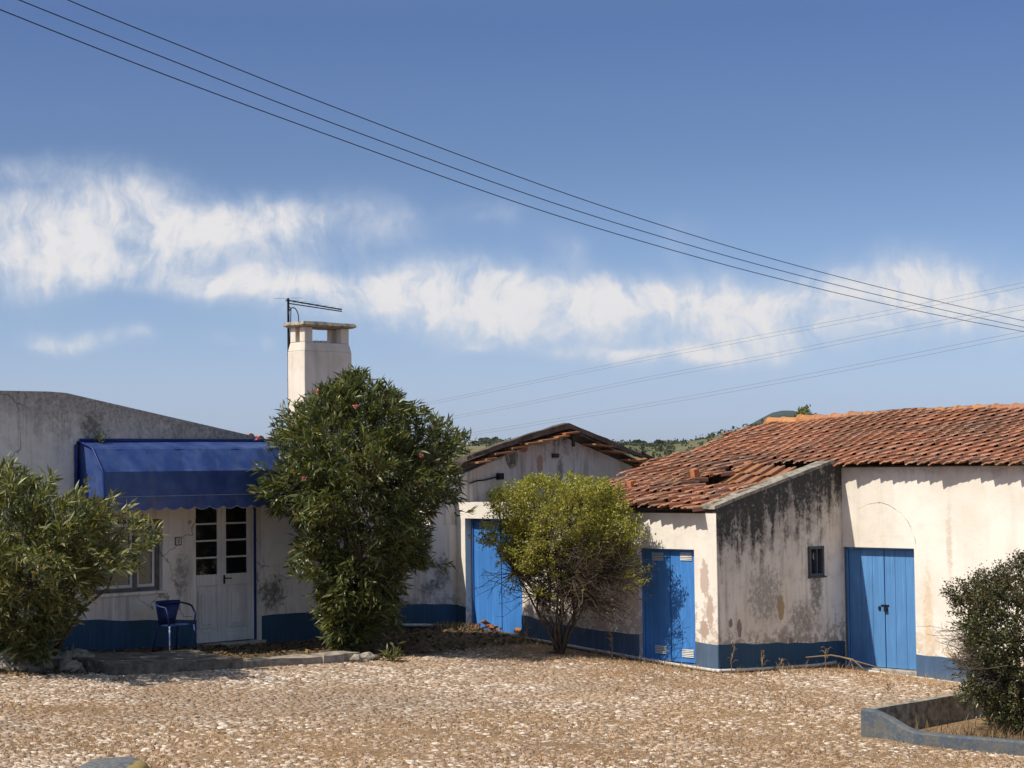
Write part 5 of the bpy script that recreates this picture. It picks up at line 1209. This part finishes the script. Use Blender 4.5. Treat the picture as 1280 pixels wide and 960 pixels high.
LVs = []
for i in range(150):
    x = rg.choice([rg.uniform(560, 700), rg.uniform(765, 850), rg.uniform(845, 945), rg.uniform(250, 560)], p=[.36, .44, .08, .12])
    k_ = 1.0 if x < 850 else .55
    D = rg.uniform(820, 930); c = at_depth(x, crest_y(x), D); h = rg.uniform(1.6, 4.0)*k_
    LVs.append(tree_leaves(np.array([c.x, D, c.z+h*.35]), h*.7, h*.55, 50, .55, rg))
o = np_mesh('wooded_crest', np.concatenate(LVs).reshape(-1, 3), np.arange(len(LVs)*50*4).reshape(-1, 4), M['wood']); tag(o, 'dark wood along the crest of the far hill', None, None, 'stuff')
for (x, top, w, lab) in ((612, 546.5, 15, 'broad dark tree on the far crest showing left of the shed roof'), (800, 549.5, 14, 'dark spreading tree on the far crest just right of the shed roof'), (826.5, 548.5, 11, 'rounded dark tree standing clear on the crest above the hillside slope'), (793, 551, 7, 'slim dark tree on the far crest right of the shed gable')):
    D = 880; b = at_depth(x, crest_y(x)+2, D); tz = at_depth(x, top, D).z; th = thing('far_tree', b, lab, 'tree', 'trees on the far crest')
    h = tz-b.z; r = w/2350*D/2
    mb = MB(); mb.tube([b-Vector((0, 0, 2)), b+Vector((0, 0, h*.45)), b+Vector((.3, 0, h*.7))], [.5, .4, .2], 6); mb.build('trunk', M['bark_dark'], th)
    L_ = np.concatenate([tree_leaves(np.array([b.x+rg.normal(0, r*.55), b.y, b.z+h*rg.uniform(.45, .82)]), r*.5, h*.17, 60, .8, rg) for k_ in range(9)]); np_mesh('crown', L_.reshape(-1, 3), np.arange(L_.shape[0]*4).reshape(-1, 4), M['wood'], th)
# young tree whose top shows over the ridge
tb = Vector((7.05, 46, gz(7.05, 46))); zt = at_depth(1012, 508.5, 46).z-tb.z
plant_tree('young_tree', tb, 'top of a small green tree showing over the ridge tiles of the large roof', 'tree', [(zt-1.3, .35, -.1, 0), (zt-.8, .55, -.05, 0), (zt-.42, .34, -.1, 0), (zt-.2, .26, .08, 0), (zt, .08, .1, 0)], 130, dict(nl=14, L=(.06, .11), Wd=(.035, .055), back=.15, droop=.1), (M['ole_sunny'], M['bark']), 30, [tuple(tb+Vector((0, 0, zt-1.2))), tuple(tb+Vector((.05, 0, zt-.7)))], .05, 40)

# power lines
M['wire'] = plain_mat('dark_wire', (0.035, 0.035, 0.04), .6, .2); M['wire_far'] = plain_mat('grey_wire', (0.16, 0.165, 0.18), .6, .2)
def wire(pts, r, mat, label, group):
    """pts: (column, row, distance) triples, joined by a smooth hanging curve"""
    P = [at_depth(*p) for p in pts]; cs = []
    for i in range(len(P)-1):
        p0 = P[max(i-1, 0)]; p1 = P[i]; p2 = P[i+1]; p3 = P[min(i+2, len(P)-1)]
        for q in np.linspace(0, 1, 10)[:-1]: cs.append(.5*((2*p1)+(p2-p0)*q+(2*p0-5*p1+4*p2-p3)*q*q+(3*p1-p0-3*p2+p3)*q*q*q))
    cs.append(P[-1]); mb = MB(); mb.tube(cs, r, 5); o = mb.build('power_line', mat, None, P[0], smooth=True); tag(o, label, 'power line', group)
def d_of(x): return 1/(1/24+(1/70-1/24)*(x+100)/1500)
for ys, lab in ((((-100, -83), (85, 0), (240, 63), (400, 127), (640, 218), (800, 273), (960, 322), (1120, 364), (1280, 401), (1400, 424)), 'topmost of the three dark power lines sloping down across the sky'),
                (((-100, -52), (24, 0), (200, 70), (400, 148), (640, 236), (800, 288), (960, 334), (1120, 374), (1280, 409), (1400, 431)), 'middle one of the three dark power lines sloping down across the sky'),
                (((-100, -29), (0, 12), (200, 91), (400, 165), (640, 251), (800, 301), (960, 345), (1120, 383), (1280, 414.5), (1400, 434)), 'lowest of the three dark power lines sloping down across the sky')):
    wire([(x, y, d_of(x)) for x, y in ys], .0088, M['wire'], lab, 'dark power lines overhead')
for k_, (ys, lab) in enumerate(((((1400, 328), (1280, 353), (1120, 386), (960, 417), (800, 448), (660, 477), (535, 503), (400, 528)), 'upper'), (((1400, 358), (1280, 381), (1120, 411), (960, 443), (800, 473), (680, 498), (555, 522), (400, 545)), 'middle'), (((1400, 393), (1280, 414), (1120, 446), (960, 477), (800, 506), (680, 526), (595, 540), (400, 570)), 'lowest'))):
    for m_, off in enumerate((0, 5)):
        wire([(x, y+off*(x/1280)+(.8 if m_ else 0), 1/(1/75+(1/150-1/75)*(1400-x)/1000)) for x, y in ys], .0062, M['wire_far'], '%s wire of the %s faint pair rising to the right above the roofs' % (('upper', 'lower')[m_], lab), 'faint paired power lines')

# the air between here and the hills
hz_ = material('thin_haze'); pv_n = hz_.nd('ShaderNodeVolumePrincipled', {'Color': (.86, .92, 1.0), 'Density': HAZE}); pv_n.inputs['Anisotropy'].default_value = .2; hz_.l.new(pv_n.outputs[0], hz_.out.inputs['Volume'])
bm = bmesh.new(); bmesh.ops.create_cube(bm, size=1); me = bpy.data.meshes.new('haze'); bm.to_mesh(me); bm.free()
for v in me.vertices: v.co = Vector((v.co.x*16000, v.co.y*16000, -16 if v.co.z < 0 else 260))
tag(link(me, 'haze', hz_.mat), 'thin pale haze over the country behind', None, None, 'stuff')
# ================================================================== LIGHT, SKY, CAMERA
to_sun = -(W(.21, 1.0, 0)); to_sun = Vector((to_sun.x, to_sun.y, 1.18)).normalized()
SUN_EL = math.asin(to_sun.z); SUN_AZ = math.atan2(to_sun.x, to_sun.y)
sl = bpy.data.lights.new('sun', 'SUN'); sl.energy = 4.9; sl.angle = math.radians(.5); sl.color = (1.0, .93, .82)
so = bpy.data.objects.new('sun', sl); COL.objects.link(so); so.rotation_euler = (-to_sun).to_track_quat('-Z', 'Y').to_euler(); so.location = (-20, -10, 30)
wd_ = bpy.data.worlds.new('World'); SC.world = wd_; wd_.use_nodes = True
t = NT(wd_.node_tree); t.n.clear()
out = t.n.new('ShaderNodeOutputWorld'); bg = t.n.new('ShaderNodeBackground'); t.l.new(bg.outputs[0], out.inputs[0]); bg.inputs[1].default_value = .15
sky = t.n.new('ShaderNodeTexSky'); sky.sky_type = 'NISHITA'; sky.sun_disc = False; sky.sun_elevation = SUN_EL; sky.sun_rotation = SUN_AZ
sky.altitude = 200; sky.air_density = 1.0; sky.dust_density = .6; sky.ozone_density = 1.4
tc = t.n.new('ShaderNodeTexCoord'); D = tc.outputs['Generated']
sp_ = t.n.new('ShaderNodeSeparateXYZ'); t.l.new(D, sp_.inputs[0]); dx, dy, dz = sp_.outputs
az = t.m('ARCTAN2', dx, dy); elv = t.m('ARCSINE', dz)
# the sky is a clearer, deeper blue than the model's low band
low = t.ramp(t.m('DIVIDE', elv, .5, clamp=True), SKY_TINT)
skc = t.mix(1.0, sky.outputs[0], low, 'MULTIPLY')
def ang(px, py):
    d = ray(px, py).normalized(); return math.atan2(d.x, d.y), math.asin(d.z)
cb_ = t.n.new('ShaderNodeCombineXYZ'); t.l.new(az, cb_.inputs[0]); t.l.new(elv, cb_.inputs[1]); Q = cb_.outputs[0]
wv = t.scale(t.vadd(t.noisec(t.scale(Q, 14, 20, 1), 1.0, 4), (-.5, -.5, -.5)), .055, .034, 0)
Qw = t.vadd(Q, wv)
xq = t.n.new('ShaderNodeSeparateXYZ'); t.l.new(Qw, xq.inputs[0]); ax_, ex_ = xq.outputs[0], xq.outputs[1]
dens = None
for (px, py, rx, ry, w_, hard) in CLOUDS:
    a0_, e0_ = ang(px, py); a = t.m('DIVIDE', t.m('SUBTRACT', ax_, a0_), rx/2350); b = t.m('SUBTRACT', ex_, e0_)
    # flatter, firmer tops and long soft undersides
    b = t.m('DIVIDE', b, t.m('MULTIPLY_ADD', t.m('GREATER_THAN', b, 0.0), (ry*hard-ry)/2350, ry/2350))
    gss = t.m('EXPONENT', t.mul(t.add(t.mul(a, a), t.mul(b, b)), -1.0)); gss = t.mul(gss, w_)
    dens = gss if dens is None else t.add(dens, gss)
fib = t.noise(t.scale(Qw, 46, 14, 1), 1.0, 8, .66); puf = t.noise(t.scale(Qw, 34, 46, 1), 1.0, 8, .62); wis = t.noise(t.scale(Qw, 120, 60, 1), 1.0, 5, .6)
tex = t.add(t.mul(t.m('SUBTRACT', fib, .5), 1.7), t.add(t.mul(t.m('SUBTRACT', puf, .5), 1.3), t.mul(t.m('SUBTRACT', wis, .5), .5)))
NN = t.sm(t.add(t.mul(fib, .55), t.add(t.mul(puf, .33), t.mul(wis, .12))), .20, .80)
dn = t.mul(dens, t.add(.22, t.mul(NN, 1.5)))
al = t.mul(t.sm(dn, .06, 1.62), .92)
elsewhere = t.mul(t.sm(t.noise(t.scale(D, 3.2, 3.2, 7), 1.0, 7, .6), .54, .78), t.sm(t.m('ABSOLUTE', az), .45, .8))
al = t.m('MAXIMUM', al, t.mul(elsewhere, .6))
shade = t.sm(t.add(dn, t.mul(t.m('SUBTRACT', puf, .5), 1.0)), .45, 1.7)
cc = t.mix(shade, CLOUD_DIM, CLOUD_LIT)
fin = t.mix(al, skc, cc); t.l.new(fin, bg.inputs[0])

cam = bpy.data.cameras.new('camera'); cam.sensor_width = 36; cam.lens = FPX/1280*36; cam.clip_start = .1; cam.clip_end = 30000
co = bpy.data.objects.new('camera', cam); COL.objects.link(co)
mw = Matrix((( CR.x, CU.x, -CF.x, 0), (CR.y, CU.y, -CF.y, 0), (CR.z, CU.z, -CF.z, H), (0, 0, 0, 1))); co.matrix_world = mw
SC.camera = co
SC.render.engine = 'CYCLES'; SC.render.resolution_x = 1024; SC.render.resolution_y = 768
SC.view_settings.view_transform = 'Standard'; SC.view_settings.look = 'None'; SC.view_settings.gamma = 1; SC.view_settings.exposure = 0.07
SC.cycles.use_denoising = True; SC.cycles.max_bounces = 8; SC.cycles.transparent_max_bounces = 8; SC.cycles.sample_clamp_indirect = 6
